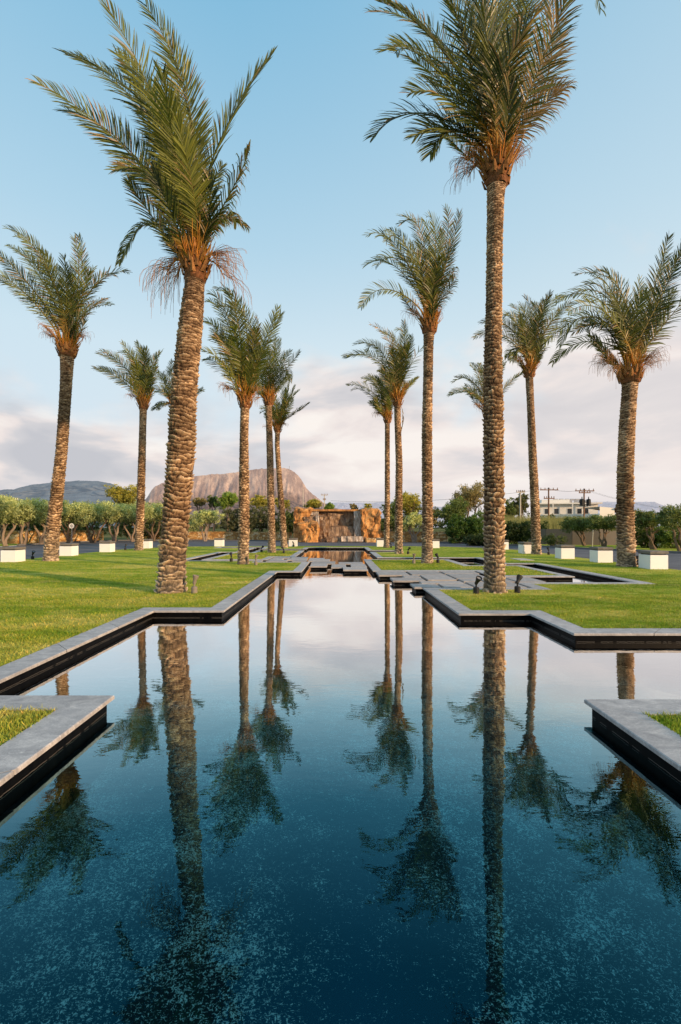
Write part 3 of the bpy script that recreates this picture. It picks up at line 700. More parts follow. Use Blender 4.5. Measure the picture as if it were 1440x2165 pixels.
palm('tallest palm right of the pool, straight knobbly trunk, crown cut by the picture top',
     [(1046, 1252, 46), (1045, 1150, 44), (1044, 1000, 43), (1043, 880, 43), (1042, 800, 41), (1043, 700, 36), (1045, 600, 35), (1046, 500, 36), (1048, 420, 38), (1050, 385, 44)], 10.67,
     [(935, 112, 798, 2), (932, 140, 810, 108), (960, 222, 866, 198), (905, 244, 789, 289, dict(solo=1, dd=.2)), (965, 275, 910, 326), (985, 110, 928, -70), (1012, 118, 965, -100), (1034, 130, 1010, -120),
      (1062, 120, 1085, -130), (1098, 130, 1140, -95), (1136, 165, 1207, -30, dict(dry=.5)), (1118, 205, 1186, 72, dict(dry=.45)), (1140, 236, 1200, 184, dict(dry=.8, solo=1, droop=.5)), (1150, -165, 1270, 18, dict(solo=1, droop=.4, dd=.5)),
      (940, 190, 862, 120), (1020, 160, 950, 10), (1075, 190, 1105, 20, dict(dry=.35)), (1045, 170, 1050, 20)],
     [(985, 345, .6, 44), (990, 375, .6, 36), (1095, 345, .5, 34)], 2, 102, inner, 1.15, copies=1)
palm('second palm on the right inner row, crown swept left, standing in the stepped lawn bed',
     [(903, 1190, 25), (904, 1100, 24), (903, 1000, 23), (903, 900, 23), (905, 800, 22), (906, 730, 23), (907, 700, 26)], 19.2,
     [(823, 612, 764, 649, dict(solo=1)), (836, 567, 772, 562), (840, 527, 777, 497), (859, 527, 818, 487), (889, 510, 845, 457), (922, 514, 903, 458), (946, 514, 940, 438, dict(solo=1, dry=.4)),
      (953, 535, 971, 450, dict(solo=1, dry=.3)), (945, 603, 962, 566, dict(droop=.6, dry=.4)), (925, 561, 934, 487), (895, 590, 870, 520), (915, 600, 905, 530)],
     [(872, 668, .7, 30), (925, 675, .5, 20)], 1, 103, inner, 1.1)
palm('third palm on the right inner row with a dry frond hanging beside its trunk',
     [(843, 1170, 17.5), (843, 1080, 16.5), (844, 980, 15.5), (841, 900, 15), (840, 855, 16)], 26.2,
     [(796, 764, 728, 753), (803, 743, 750, 728), (828, 736, 785, 686, dict(dry=.8, solo=1)), (838, 742, 810, 702), (855, 730, 853, 680), (862, 757, 869, 710), (852, 868, 847, 917, dict(dry=.9, thin=.35, narrow=.3, solo=1, s=.4)), (872, 768, 893, 735, dict(thin=.5, solo=1)),
      (858, 822, 882, 799, dict(narrow=.4, solo=1)), (817, 795, 800, 785, dict(s=.7)), (835, 790, 828, 735), (850, 780, 845, 730)], [(815, 800, .5, 24), (862, 820, .6, 20)], 1, 104, inner, 1.05)
palm('short farthest palm on the right inner row with its crown bent left',
     [(817, 1157, 12.5), (819, 1060, 12), (819, 960, 11.5), (819, 892, 12)], 34,
     [(782, 826, 735, 814), (793, 815, 767, 800), (803, 820, 781, 793), (812, 840, 806, 800), (820, 845, 818, 808), (826, 850, 830, 815), (800, 862, 782, 850)], [(798, 878, .7, 26)], 0, 105, inner, 1.05)
palm('second palm on the left inner row with a full green crown',
     [(514, 1192, 24.5), (516, 1100, 24), (516, 1000, 22), (516, 920, 20), (518, 858, 21)], 18.7,
     [(470, 768, 428, 743), (470, 716, 431, 679), (480, 672, 442, 622), (498, 660, 464, 616), (520, 690, 482, 616), (540, 730, 544, 673, dict(dry=.4, solo=1)), (560, 726, 588, 650), (482, 740, 449, 718),
      (503, 745, 490, 680), (530, 760, 535, 700), (545, 770, 570, 720)], [(480, 828, .7, 30), (545, 830, .5, 22)], 1, 106, inner, 1.05)
palm('third palm on the left inner row, orange stalks arching beside its neck',
     [(575, 1168, 17), (573, 1080, 16), (571, 960, 15.5), (569, 900, 14.5), (568, 855, 16)], 27.2,
     [(600, 790, 634, 744, dict(solo=1)), (578, 770, 585, 715), (600, 785, 614, 806, dict(droop=.9, solo=1)), (560, 790, 552, 745), (572, 780, 566, 735), (590, 780, 602, 746), (556, 812, 545, 780), (590, 815, 608, 790, dict(droop=.8))],
     [(545, 838, .8, 30), (538, 850, .9, 20), (584, 830, .8, 30)], 1, 107, inner, 1.0)
palm('farthest leaning palm on the left inner row with narrow upright fronds',
     [(601, 1157, 15.5), (596, 1080, 14), (590, 1000, 12), (586, 940, 11.5), (587, 912, 12)], 34.3,
     [(615, 880, 652, 853, dict(narrow=.4, solo=1)), (606, 858, 623, 817, dict(narrow=.5)), (600, 858, 610, 815, dict(narrow=.5)), (595, 862, 600, 825), (606, 872, 618, 842), (570, 868, 553, 864), (586, 870, 583, 838), (575, 862, 562, 835)],
     [(563, 905, .5, 20), (604, 900, .4, 16)], 0, 108, inner, 1.0)
palm('leaning palm at the far left edge of the outer row with broad green crown',
     [(107, 1185, 29), (112, 1120, 28), (120, 1050, 26), (130, 960, 24), (137, 860, 24), (141, 790, 26), (142, 750, 31)], 20.6,
     [(88, 552, 17, 484), (55, 600, -18, 528), (50, 622, -22, 572), (74, 578, 17, 520), (167, 590, 157, 503), (140, 606, 134, 543), (176, 616, 198, 568), (204, 606, 270, 576, dict(dry=.25)), (186, 660, 225, 632, dict(dry=.4)),
      (118, 600, 90, 530), (150, 620, 150, 560)], [(105, 715, .7, 34), (98, 700, .6, 26), (175, 715, .6, 30)], 1, 109, outer, 1.15)
palm('middle palm of the left outer row, slim and bright',
     [(293, 1163, 18), (297, 1080, 17.5), (300, 980, 16.5), (302, 900, 15.5), (303, 862, 17)], 30,
     [(258, 806, 200, 779), (262, 776, 214, 741), (284, 773, 259, 725), (301, 776, 289, 724), (310, 785, 308, 736), (322, 783, 343, 742), (320, 810, 330, 775), (295, 800, 280, 760)], [(278, 842, .6, 22)], 1, 110, outer, 1.15)
palm('distant palm almost hidden behind the thick left trunk',
     [(372, 1154, 14), (370, 1000, 13), (368, 860, 14)], 37.5,
     [(345, 828, 322, 822), (342, 856, 322, 864, dict(droop=.6)), (362, 800, 364, 763), (350, 812, 335, 787), (405, 833, 430, 826), (380, 800, 390, 768), (392, 815, 412, 790)], [], 0, 111, outer, 1.1)
palm('right outer palm with thick grey trunk and drooping arching fronds',
     [(1325, 1197, 36), (1322, 1100, 35), (1322, 1000, 33), (1326, 900, 33), (1331, 830, 32), (1333, 805, 36)], 17.6,
     [(1312, 618, 1217, 580), (1281, 629, 1177, 640, dict(droop=.35)), (1262, 672, 1152, 726, dict(droop=.35)), (1250, 722, 1169, 766, dict(solo=1, droop=.3)), (1382, 621, 1414, 500), (1400, 631, 1446, 512), (1392, 661, 1428, 615),
      (1402, 694, 1450, 630, dict(thin=.6)), (1275, 657, 1200, 652), (1345, 690, 1352, 592), (1320, 690, 1290, 610), (1300, 700, 1225, 690), (1295, 640, 1240, 600)],
     [(1285, 765, .9, 46), (1275, 775, .9, 30), (1305, 790, .9, 26), (1370, 770, .9, 40), (1378, 778, .7, 24)], 1, 112, outer, 1.15)
palm('slim palm of the right outer row, second from the right',
     [(1134, 1171, 20), (1131, 1060, 19), (1126, 960, 17.5), (1122, 860, 16), (1119, 795, 17.5)], 25.6,
     [(1070, 712, 1002, 715), (1076, 694, 1017, 682), (1095, 690, 1060, 666), (1108, 684, 1080, 646), (1125, 679, 1110, 629), (1140, 684, 1164, 620), (1132, 694, 1150, 635), (1156, 697, 1205, 640, dict(dry=.2)), (1156, 724, 1197, 676, dict(thin=.6, solo=1)),
      (1092, 738, 1072, 756, dict(droop=.6)), (1110, 710, 1095, 670)], [(1092, 765, .7, 26), (1132, 765, .4, 14)], 1, 113, outer, 1.15)
palm('distant palm partly hidden behind the tallest right trunk',
     [(1040, 1158, 14), (1034, 1000, 14), (1030, 880, 14)], 33.5,
     [(990, 828, 950, 833), (1001, 812, 965, 797), (1013, 802, 994, 772), (1020, 800, 1014, 768), (1074, 816, 1106, 787, dict(narrow=.6, solo=1)), (1050, 800, 1069, 768), (1030, 810, 1030, 775), (1008, 835, 985, 815)], [(1010, 862, .8, 24)], 0, 114, outer, 1.1)

# ------------------------------------------------------------------ trees and shrubs
random.seed(5)
def leafcloud(blobs, n, size, c0, c1, flat=.0, clump=None, hollow=.55):
    """many small leaf faces gathered in clumps through the crown volume; blobs: (cx,cy,cz,rx,ry,rz)"""
    vol = np.array([b[3]*b[4]*b[5] for b in blobs]); vol = vol/vol.sum()
    V, C = [], []
    for b, w in zip(blobs, vol):
        m = max(20, int(n*w)); nc = max(4, int(m/26))
        d = rng.normal(0, 1, (nc, 3)); d /= np.linalg.norm(d, axis=1)[:, None]; r = hollow+(1-hollow)*rng.random((nc, 1))**.6
        lump = 1+.22*np.sin(d[:, :1]*5+b[0])*np.cos(d[:, 2:]*4+b[1])
        cc = np.array(b[:3])+d*r*lump*np.array(b[3:6]); cb = rng.uniform(0, 1, nc)
        k = rng.integers(0, nc, m); sp_ = (clump or .32*min(b[3:6]))
        p = cc[k]+rng.normal(0, 1, (m, 3))*sp_*.55*np.array([1, 1, .8])
        a = rng.normal(0, 1, (m, 3)); a /= np.linalg.norm(a, axis=1)[:, None]; q = np.cross(a, rng.normal(0, 1, (m, 3))); q /= np.linalg.norm(q, axis=1)[:, None]
        s = size*rng.uniform(.6, 1.3, (m, 1))
        V.append(np.stack([p-a*s, p+q*s*.42, p+a*s, p-q*s*.42], 1).reshape(-1, 3))
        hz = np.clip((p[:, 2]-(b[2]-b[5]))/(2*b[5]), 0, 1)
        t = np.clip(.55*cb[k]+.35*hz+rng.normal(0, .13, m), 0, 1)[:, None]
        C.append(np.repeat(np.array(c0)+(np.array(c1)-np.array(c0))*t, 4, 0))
    V = np.concatenate(V); C = np.concatenate(C)
    return V, np.arange(len(V)).reshape(-1, 4), C
OLV = ((.08, .11, .04), (.56, .60, .26)); DKG = ((.025, .045, .014), (.17, .22, .06)); YEL = ((.06, .075, .015), (.44, .40, .07)); BRG = ((.035, .075, .012), (.26, .36, .06)); BRN = ((.06, .055, .022), (.36, .30, .13))
def limbs(mb, base, top_pts, r0, kink=.12):
    for tp in top_pts:
        b = np.array(base, float)+np.array([random.uniform(-.08, .08), random.uniform(-.08, .08), 0]); t = np.array(tp, float); h = np.linalg.norm(t-b)
        pts = [b]; k = 6
        for i in range(1, k+1):
            f = i/k; p = b+(t-b)*np.array([f, f, f**.85]); pts.append(p+np.array([random.uniform(-kink, kink)*h*.45, random.uniform(-kink, kink)*h*.4, 0])*(1 if i < k else 0))
        mb.tube(pts, [r0*(1.25 if i == 0 else 1)*(1-.8*i/k) for i in range(k+1)], 7, wob=.12)
        for q in range(2):
            i = random.choice((3, 4)); s = pts[i]; e_ = s+np.array([random.uniform(-.6, .6), random.uniform(-.6, .6), random.uniform(.5, .9)])*h*.3
            mb.tube([s, (s+e_)/2+np.array([random.uniform(-.06, .06)*h, 0, 0]), e_], [r0*.4, r0*.28, r0*.1], 5, wob=.1)
def tree(name, label, cat, x, D, z0, blobs, pal, n, size, limb_tops, r0, bark='bark', group=None, clump=None, hollow=.55):
    e = empty(name, (x, D, z0), label, cat, group)
    mb = MB(); limbs(mb, (x, D, z0-.1), limb_tops, r0); mb.build('trunk', bark, e)
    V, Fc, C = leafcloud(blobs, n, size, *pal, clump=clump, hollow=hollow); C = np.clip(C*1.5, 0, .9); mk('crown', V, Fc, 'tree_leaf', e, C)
    return e
def pxtree(name, label, cat, x0, x1, ytop, ybot, D, pal, n, size, bark='bark', group=None, z0=None, nb=7, lt=3, r0=.16, hollow=.5):
    """tree whose crown spans survey x0..x1, ytop..ybot at distance D"""
    a = sp(x0, ytop, D); b = sp(x1, ybot, D); w = (b.x-a.x)/2; h = (a.z-b.z)/2; cx, cz = (a.x+b.x)/2, (a.z+b.z)/2
    if z0 is None: z0 = -.02 if D < 60 else -.05+1.2*min(1, (D-60)/50)
    bl = []
    for i in range(nb):
        th = i*2.4+random.random(); rr = random.uniform(.25, .62)
        bl.append((cx+w*rr*math.cos(th), D+w*.6*rr*math.sin(th*1.7), cz+h*random.uniform(-.45, .42), w*random.uniform(.34, .5), w*random.uniform(.34, .5), h*random.uniform(.4, .58)))
    bl.append((cx, D, cz, w*.55, w*.5, h*.62))
    tops = [(cx+w*random.uniform(-.6, .6), D+w*random.uniform(-.4, .4), cz+h*random.uniform(-.3, .3)) for _ in range(lt)]
    return tree(name, label, cat, cx, D, z0, bl, pal, n, size, tops, r0, bark, group, hollow=hollow)
# left olive row
ol = [(-30, 34.5, 1156, 1046), (12, 37, 1152, 1050), (50, 39, 1150, 1054), (90, 41, 1148, 1056), (145, 42.5, 1147, 1060), (195, 45, 1143, 1061), (240, 47, 1141, 1062), (282, 49, 1141, 1063), (325, 51, 1140, 1064)]
labs = ['olive tree cut by the left edge of the picture', 'forked olive tree at the left end of the orange stone wall', 'olive tree before white flowering shrubs at left', 'olive tree just left of the leaning outer palm trunk',
        'olive tree right of the leaning palm by the round road sign', 'olive tree with twin pale stems at the end of the orange wall', 'dark stemmed olive tree between the orange wall and the slim palm', 'olive tree right behind the slim left palm', 'olive tree left of the thick palm trunk']
for (px, D, yb, yt), lab in zip(ol, labs):
    g = sp(px, yb, D); x = g.x; top = sp(px, yt, D).z; hw = 31*D/F*1.15; cz = top-1.02
    bl = [(x+random.uniform(-.15, .15)+k*hw*.72, D+random.uniform(-.5, .5), cz+random.uniform(-.15, .12), hw*.76, hw*.95, 1.0+random.uniform(-.08, .1)) for k in (-1, 0, 1)]
    tops = [(x+s*hw*random.uniform(.5, 1.0), D+random.uniform(-.5, .5), cz-.3) for s in (-1, .15, 1)]
    tree('olive_tree', lab, 'olive tree', x, D, -.02, bl, OLV, 12000, .085, tops, .13, 'bark' if px % 2 else 'pale_bark', 'clipped olive trees in a row at left', clump=.24, hollow=.35)
pxtree('olive_tree', 'round olive tree with pale forked stems between the thick palm and the second inner palm', 'olive tree', 392, 476, 1068, 1118, 50, OLV, 6000, .095, 'pale_bark', None, -.02, 6, 4, .12, .35)
pxtree('olive_tree', 'olive tree with pale V shaped stems right of the waterfall', 'olive tree', 845, 904, 1080, 1120, 46, OLV, 4200, .09, 'pale_bark', None, -.02, 5, 4, .11, .35)
for (x0, x1, yt, yb, D, px, pb, lab) in ((1190, 1250, 1092, 1122, 37.5, 1237, 1155, 'flat topped olive tree before the grey wall at right'), (1240, 1310, 1091, 1121, 36, 1276, 1153, 'olive tree left of the thick outer right palm, leaning stem'),
                                         (1338, 1400, 1078, 1122, 31, 1383, 1161, 'olive tree right of the outer right palm with a dark stem'), (1390, 1460, 1072, 1116, 29, 1440, 1168, 'olive tree cut by the right edge of the picture')):
    a = sp(x0, yt, D); b = sp(x1, yb, D); cz = (a.z+b.z)/2; h = (a.z-b.z)/2; w = (b.x-a.x)/2; cx = (a.x+b.x)/2
    bl = [(cx+k*w*.5, D+random.uniform(-.4, .4), cz+random.uniform(-.1, .1), w*.55, w*.7, h) for k in (-1, 0, 1)]
    xb = sp(px, pb, D).x
    tree('olive_tree', lab, 'olive tree', xb, D, -.02, bl, ((.035, .06, .018), (.17, .21, .07)), 6000, .075, [(cx-w*.5, D, cz), (cx+w*.4, D+.2, cz), (cx, D-.2, cz)], .10, 'bark', 'clipped olive trees beside the right road', clump=.2, hollow=.35)
# background trees
bg = [('rounded golden green tree behind the left olive row beside the slim palm', 228, 296, 1022, 1078, 80, YEL, 7000, .17),
      ('small dull green tree just right of the thick left trunk', 404, 440, 1049, 1076, 95, BRN, 2500, .18), ('dark green tree right of the small dull one, before the mountain', 438, 464, 1044, 1076, 92, DKG, 2500, .18),
      ('tall leafy green tree left of the second inner left palm', 458, 506, 1035, 1080, 90, BRG, 5000, .18), ('yellow green tree just right of the second inner left palm', 530, 570, 1042, 1082, 92, YEL, 4000, .18),
      ('bright yellow tree behind the farthest left inner palms', 580, 618, 1048, 1082, 95, YEL, 3500, .18), ('green and gold tree above the left waterfall block', 642, 684, 1052, 1084, 90, YEL, 4000, .17),
      ('dense rounded green tree under the small utility pole', 681, 712, 1060, 1084, 88, BRG, 3000, .15), ('tiny pointed tree above the middle of the waterfall', 738, 760, 1062, 1084, 120, BRN, 1400, .2),
      ('low broad tree above the right waterfall block', 764, 792, 1062, 1086, 118, YEL, 1500, .2), ('golden green tree behind the third and fourth right palms', 826, 900, 1034, 1100, 70, YEL, 8000, .15),
      ('dark bushy tree right of the waterfall', 806, 850, 1050, 1110, 62, DKG, 4500, .14), ('low golden tree right of the second right palm', 884, 932, 1068, 1112, 66, BRN, 4000, .14),
      ('large airy brownish tree left of the tallest palm trunk', 946, 1040, 1008, 1090, 68, BRN, 9500, .14), ('dark green mass of a tree in front of the airy brown tree', 918, 1000, 1048, 1118, 60, DKG, 8000, .13),
      ('grey green tree right of the tallest palm trunk', 1058, 1092, 1048, 1110, 66, DKG, 4000, .14), ('open crowned tree behind the pale pole at right', 1078, 1122, 1035, 1106, 70, ((.035, .05, .02), (.14, .14, .05)), 5500, .14),
      ('small dark conifer beside the white building', 1247, 1264, 1056, 1100, 118, DKG, 1500, .2)]
for lab, x0, x1, yt, yb, D, pal, n, s in bg:
    pxtree('background_tree', lab, 'tree', x0, x1, yt, yb, D, pal, n, s, 'bark', 'trees beyond the road', None, 7, 3, .2, .4)
# bushes
def bush(lab, x0, x1, yt, yb, D, pal, n, s, name='shrub', cat='shrub', group=None, flowers=0, z0=0):
    a = sp(x0, yt, D); b = sp(x1, yb, D); w = (b.x-a.x)/2; cx = (a.x+b.x)/2; h = max(.3, (a.z-max(b.z, z0))/2); cz = a.z-h
    e = empty(name, (cx, D, max(b.z, z0)), lab, cat, group)
    bl = [(cx+w*k, D+random.uniform(-.5, .5), cz+h*random.uniform(-.12, .1), w*.42, w*.4+.3, h*random.uniform(.85, 1.0)) for k in (-.62, -.2, .2, .62)]
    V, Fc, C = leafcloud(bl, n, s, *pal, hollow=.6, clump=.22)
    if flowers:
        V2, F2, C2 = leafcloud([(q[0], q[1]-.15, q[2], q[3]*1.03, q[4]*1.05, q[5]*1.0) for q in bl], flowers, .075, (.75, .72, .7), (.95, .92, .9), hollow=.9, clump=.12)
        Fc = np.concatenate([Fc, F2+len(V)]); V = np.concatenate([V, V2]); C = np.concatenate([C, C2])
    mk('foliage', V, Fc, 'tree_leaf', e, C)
    mb = MB()
    for k in range(5): mb.tube([(cx+w*.2*(k-2)*.5, D, -.05+z0), (cx+w*.35*(k-2), D+random.uniform(-.2, .2), cz)], [.05, .02], 5)
    mb.build('stem', 'bark', e)
    return e
bush('white flowering shrub behind the leaning olive stems at far left', 22, 92, 1076, 1130, 46, DKG, 6000, .11, flowers=700)
bush('dark shrub at the far left edge behind the olive stems', -20, 26, 1088, 1150, 44, DKG, 3000, .12)
bush('dark hedge behind the middle of the left olive row', 120, 235, 1066, 1135, 53, ((.03, .05, .018), (.34, .38, .15)), 11000, .11, 'hedge', 'hedge')
bush('dark hedge between the slim left palm and the thick palm trunk', 225, 345, 1066, 1140, 54, ((.03, .05, .018), (.34, .38, .15)), 11000, .11, 'hedge', 'hedge')
bush('grey green shrubs behind the round olive tree', 335, 415, 1076, 1135, 56, OLV, 5000, .13)
bush('grey green tree mass behind the second inner left palm', 468, 545, 1070, 1132, 58, ((.04, .055, .025), (.17, .18, .085)), 7500, .13)
bush('olive coloured shrub mass left of the far left inner palms', 535, 600, 1072, 1128, 60, ((.04, .055, .025), (.15, .17, .07)), 6000, .13)
bush('dark green shrub left of the waterfall block', 590, 636, 1076, 1135, 56, DKG, 5000, .13)
bush('shrub in low light right of the waterfall', 800, 865, 1088, 1135, 53, DKG, 5000, .12)
bush('bright green vine shrub left of the tallest trunk', 944, 1020, 1092, 1152, 44, ((.015, .045, .008), (.11, .20, .03)), 9000, .11)
bush('yellow green bush behind the vine shrub', 1000, 1062, 1080, 1128, 47, BRG, 5000, .11)
bush('clipped dark hedge at the road edge left of the tallest trunk', 984, 1032, 1130, 1158, 38, ((.010, .025, .006), (.04, .075, .015)), 5500, .07, 'hedge', 'hedge')
bush('dark leafy hedge right of the tallest trunk', 1062, 1116, 1104, 1158, 39, ((.012, .028, .008), (.06, .10, .02)), 7000, .09, 'hedge', 'hedge')
bush('dark green shrub behind the slim right palm', 1108, 1150, 1100, 1150, 42, ((.012, .03, .008), (.06, .11, .02)), 5000, .09)
bush('small leafy shrub in front of the grey wall', 1152, 1186, 1132, 1153, 37, DKG, 1500, .07)
bush('white flowering shrub at the far right behind the olive stems', 1388, 1455, 1110, 1160, 33, BRG, 6000, .08, flowers=350)
bush('yellow green shrub right of the outer right palm', 1335, 1392, 1118, 1160, 34, ((.03, .05, .01), (.17, .19, .04)), 4500, .08)
# reeds and far scrub (nobody could count the blades)
def reeds(x0, x1, yt, yb, D, n, lab):
    V, C = [], []; a = sp(x0, yt, D); b = sp(x1, yb, D)
    x = rng.uniform(a.x, b.x, n); y = rng.uniform(D-2, D+4, n); h = rng.uniform(.55, 1.15, n)*(a.z-.0); l = rng.normal(0, .14, n)*h; w = .035
    A = np.stack([x-w, y, x*0], 1); B = np.stack([x+w, y, x*0], 1); T = np.stack([x+l, y, h], 1); V = np.stack([A, B, T], 1).reshape(-1, 3)
    c = np.array([.13, .16, .05])+rng.random((n, 1))*np.array([.24, .20, .09]); C = np.repeat(c, 3, 0)
    tag(mk('reeds', V, np.arange(3*n).reshape(-1, 3), 'tree_leaf', None, C), lab, 'reeds', kind='stuff')
reeds(1050, 1200, 1092, 1130, 50, 5200, 'tall pale yellow green reeds below the white building')
reeds(1190, 1330, 1094, 1130, 52, 4200, 'pale reeds behind the flat topped right olive trees')
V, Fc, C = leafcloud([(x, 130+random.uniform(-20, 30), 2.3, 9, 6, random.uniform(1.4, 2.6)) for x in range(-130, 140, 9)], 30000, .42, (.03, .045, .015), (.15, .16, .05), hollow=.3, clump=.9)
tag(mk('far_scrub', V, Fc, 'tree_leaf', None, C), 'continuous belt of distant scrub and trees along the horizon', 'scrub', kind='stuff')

# ------------------------------------------------------------------ walls
def wallrun(pts, h, m, label, name='stone_wall', th=.4, cap=True):
    e = empty(name, (pts[0][0], pts[0][1], 0), label, 'wall'); b = MB(); c = MB()
    for i in range(len(pts)-1):
        a, q = np.array(pts[i], float), np.array(pts[i+1], float); d = q-a; l = np.linalg.norm(d); d /= l; n = np.array([-d[1], d[0]])*th/2
        b.add([(*(a-n), -.1), (*(q-n), -.1), (*(q+n), -.1), (*(a+n), -.1), (*(a-n), h), (*(q-n), h), (*(q+n), h), (*(a+n), h)], [(4, 5, 6, 7), (0, 1, 5, 4), (1, 2, 6, 5), (2, 3, 7, 6), (3, 0, 4, 7)])
        n = n*1.15; a = a-d*.002; q = q+d*.002
        c.add([(*(a-n), h+.003), (*(q-n), h+.003), (*(q+n), h+.003), (*(a+n), h+.003), (*(a-n), h+.07), (*(q-n), h+.07), (*(q+n), h+.07), (*(a+n), h+.07)], [(4, 5, 6, 7), (0, 1, 5, 4), (1, 2, 6, 5), (2, 3, 7, 6), (3, 0, 4, 7)])
    b.build('wall_body', m, e)
    if cap: c.build('wall_cap', m, e)
wallrun([(-42, 41), (-29.9, 42.5), (-28.5, 46), (-26.5, 51)], 1.12, 'stone_wall', 'low sunlit orange stone wall behind the left olive row')
wallrun([(-24.5, 54.5), (-12, 53.5), (-9.2, 52.5)], .93, 'stone_wall', 'low brown stone wall behind the round olive tree')
wallrun([(-9.0, 52.2), (-5.2, 49.5)], .9, 'stone_wall', 'short shaded stone wall just left of the waterfall')
wallrun([(4.6, 48.2), (7.5, 47), (11, 45.6)], 1.0, 'stone_wall', 'low stone wall right of the waterfall behind the palms')
pts = [(17.4, 41.5), (18.6, 40.6), (20.4, 39.6), (22.4, 39.0), (24.4, 39.0), (26.5, 39.4)]
wallrun(pts, 1.35, 'concrete_wall', 'smooth curved grey brown wall behind the right olive trees', 'curved_wall', .25, False)
# ------------------------------------------------------------------ waterfall
def rockblock(b, x0, x1, yt, yb, D, dep, seed, amp=.18, slope=0, taper=.0):
    a = sp(x0, yt, D); c = sp(x1, yb, D); z0 = max(-.05, c.z) if c.z > .15 else -.05
    nx, nz, ny = max(4, int((c.x-a.x)/.16)), max(4, int((a.z-z0)/.16)), max(3, int(dep/.25))
    bm = bmesh.new(); bmesh.ops.create_grid(bm, x_segments=1, y_segments=1, size=1); bm.clear()
    vid = {}
    V, Fc = [], []
    def vert(i, j, k):
        key = (i, j, k)
        if key in vid: return vid[key]
        u, v, w = i/nx, j/ny, k/nz
        x = a.x+(c.x-a.x)*u; y = D+dep*v; z = z0+(a.z-z0)*w
        ed = .14; x += (ed if i == 0 else -ed if i == nx else 0)*(.5 if 0 < k < nz else 1)*.6
        y += (ed*.6 if j == 0 and (k == nz or i in (0, nx)) else 0); z -= (ed*.6 if k == nz and (i in (0, nx) or j == 0) else 0)
        q = Vector((x*1.1+seed*9, y*1.1, z*1.1)); n_ = mn.noise_vector(q*.8)*amp*1.6+mn.noise_vector(q*2.3)*amp*.8+mn.noise_vector(q*6)*amp*.4
        x += n_.x+taper*(w-.5)*(u-.5); y += n_.y*1.3+slope*w; z += n_.z*(.8 if k else 0)
        vid[key] = len(V); V.append((x, y, z)); return vid[key]
    for i in range(nx):
        for k in range(nz): Fc.append((vert(i, 0, k), vert(i+1, 0, k), vert(i+1, 0, k+1), vert(i, 0, k+1)))
        for k in range(nz): Fc.append((vert(i+1, ny, k), vert(i, ny, k), vert(i, ny, k+1), vert(i+1, ny, k+1)))
        for j in range(ny): Fc.append((vert(i, j, nz), vert(i+1, j, nz), vert(i+1, j+1, nz), vert(i, j+1, nz)))
    for j in range(ny):
        for k in range(nz):
            Fc.append((vert(0, j+1, k), vert(0, j, k), vert(0, j, k+1), vert(0, j+1, k+1))); Fc.append((vert(nx, j, k), vert(nx, j+1, k), vert(nx, j+1, k+1), vert(nx, j, k+1)))
    bm.free(); b.add(V, Fc)
e = empty('stone_waterfall', (.0, 47, 0), 'rust coloured rock waterfall wall beyond the road at the end of the pool', 'waterfall')
for args, m, lab in (((620, 657, 1073, 1146, 47.6, 2.0, 1), 'orange_rock', 'tall orange left block'), ((655, 766, 1081, 1146, 48.4, 1.2, 2, .14), 'wet_rock', 'wide dark wet back wall'), ((641, 691, 1090, 1146, 47.3, 1.3, 3), 'wet_rock', 'dark middle block'),
                     ((632, 673, 1102, 1146, 46.5, 1.2, 4, .22), 'orange_rock', 'rugged orange front boulder'), ((763, 806, 1075, 1140, 47.0, 2.0, 5, .20), 'orange_rock', 'broad sunlit right block'),
                     ((690, 750, 1112, 1146, 47.8, .8, 6, .06), 'wet_rock', 'lower wet ledge'), ((688, 775, 1134, 1147, 46.9, .8, 7, .08), 'wet_rock', 'low splash basin'), ((772, 808, 1137, 1147, 46.6, .8, 8, .08), 'stone_wall', None)):
    b = MB(); rockblock(b, *args); o = b.build('rock_block', m, e)
    if lab: o['label'] = lab
b = MB(); a, c = sp(655, 1077, 48.1), sp(766, 1081, 48.1); b.box(a.x, c.x, 47.75, 49.4, c.z, a.z); b.build('stone_lip', 'orange_rock', e)
def sheet(x0, x1, yt, yb, D, nm='water_stream'):
    a = sp(x0, yt, D); c = sp(x1, yb, D); V = []; nx, nz = 10, 30
    for k in range(nz+1):
        for i in range(nx+1):
            z = c.z+(a.z-c.z)*k/nz; x = a.x+(c.x-a.x)*i/nx
            q = mn.noise_vector(Vector((x*6, 0, z*1.6))); V.append((x+q.x*.05, D-.06+q.y*.09, z))
    b = MB(); b.add(V, [(k*(nx+1)+i, k*(nx+1)+i+1, (k+1)*(nx+1)+i+1, (k+1)*(nx+1)+i) for k in range(nz) for i in range(nx)]); b.build(nm, 'falling_water', e)
sheet(748, 763, 1081, 1134, 47.6); sheet(668, 675, 1090, 1112, 47.15); sheet(656, 674, 1080, 1089, 48.0); sheet(722, 768, 1134, 1145, 46.75)

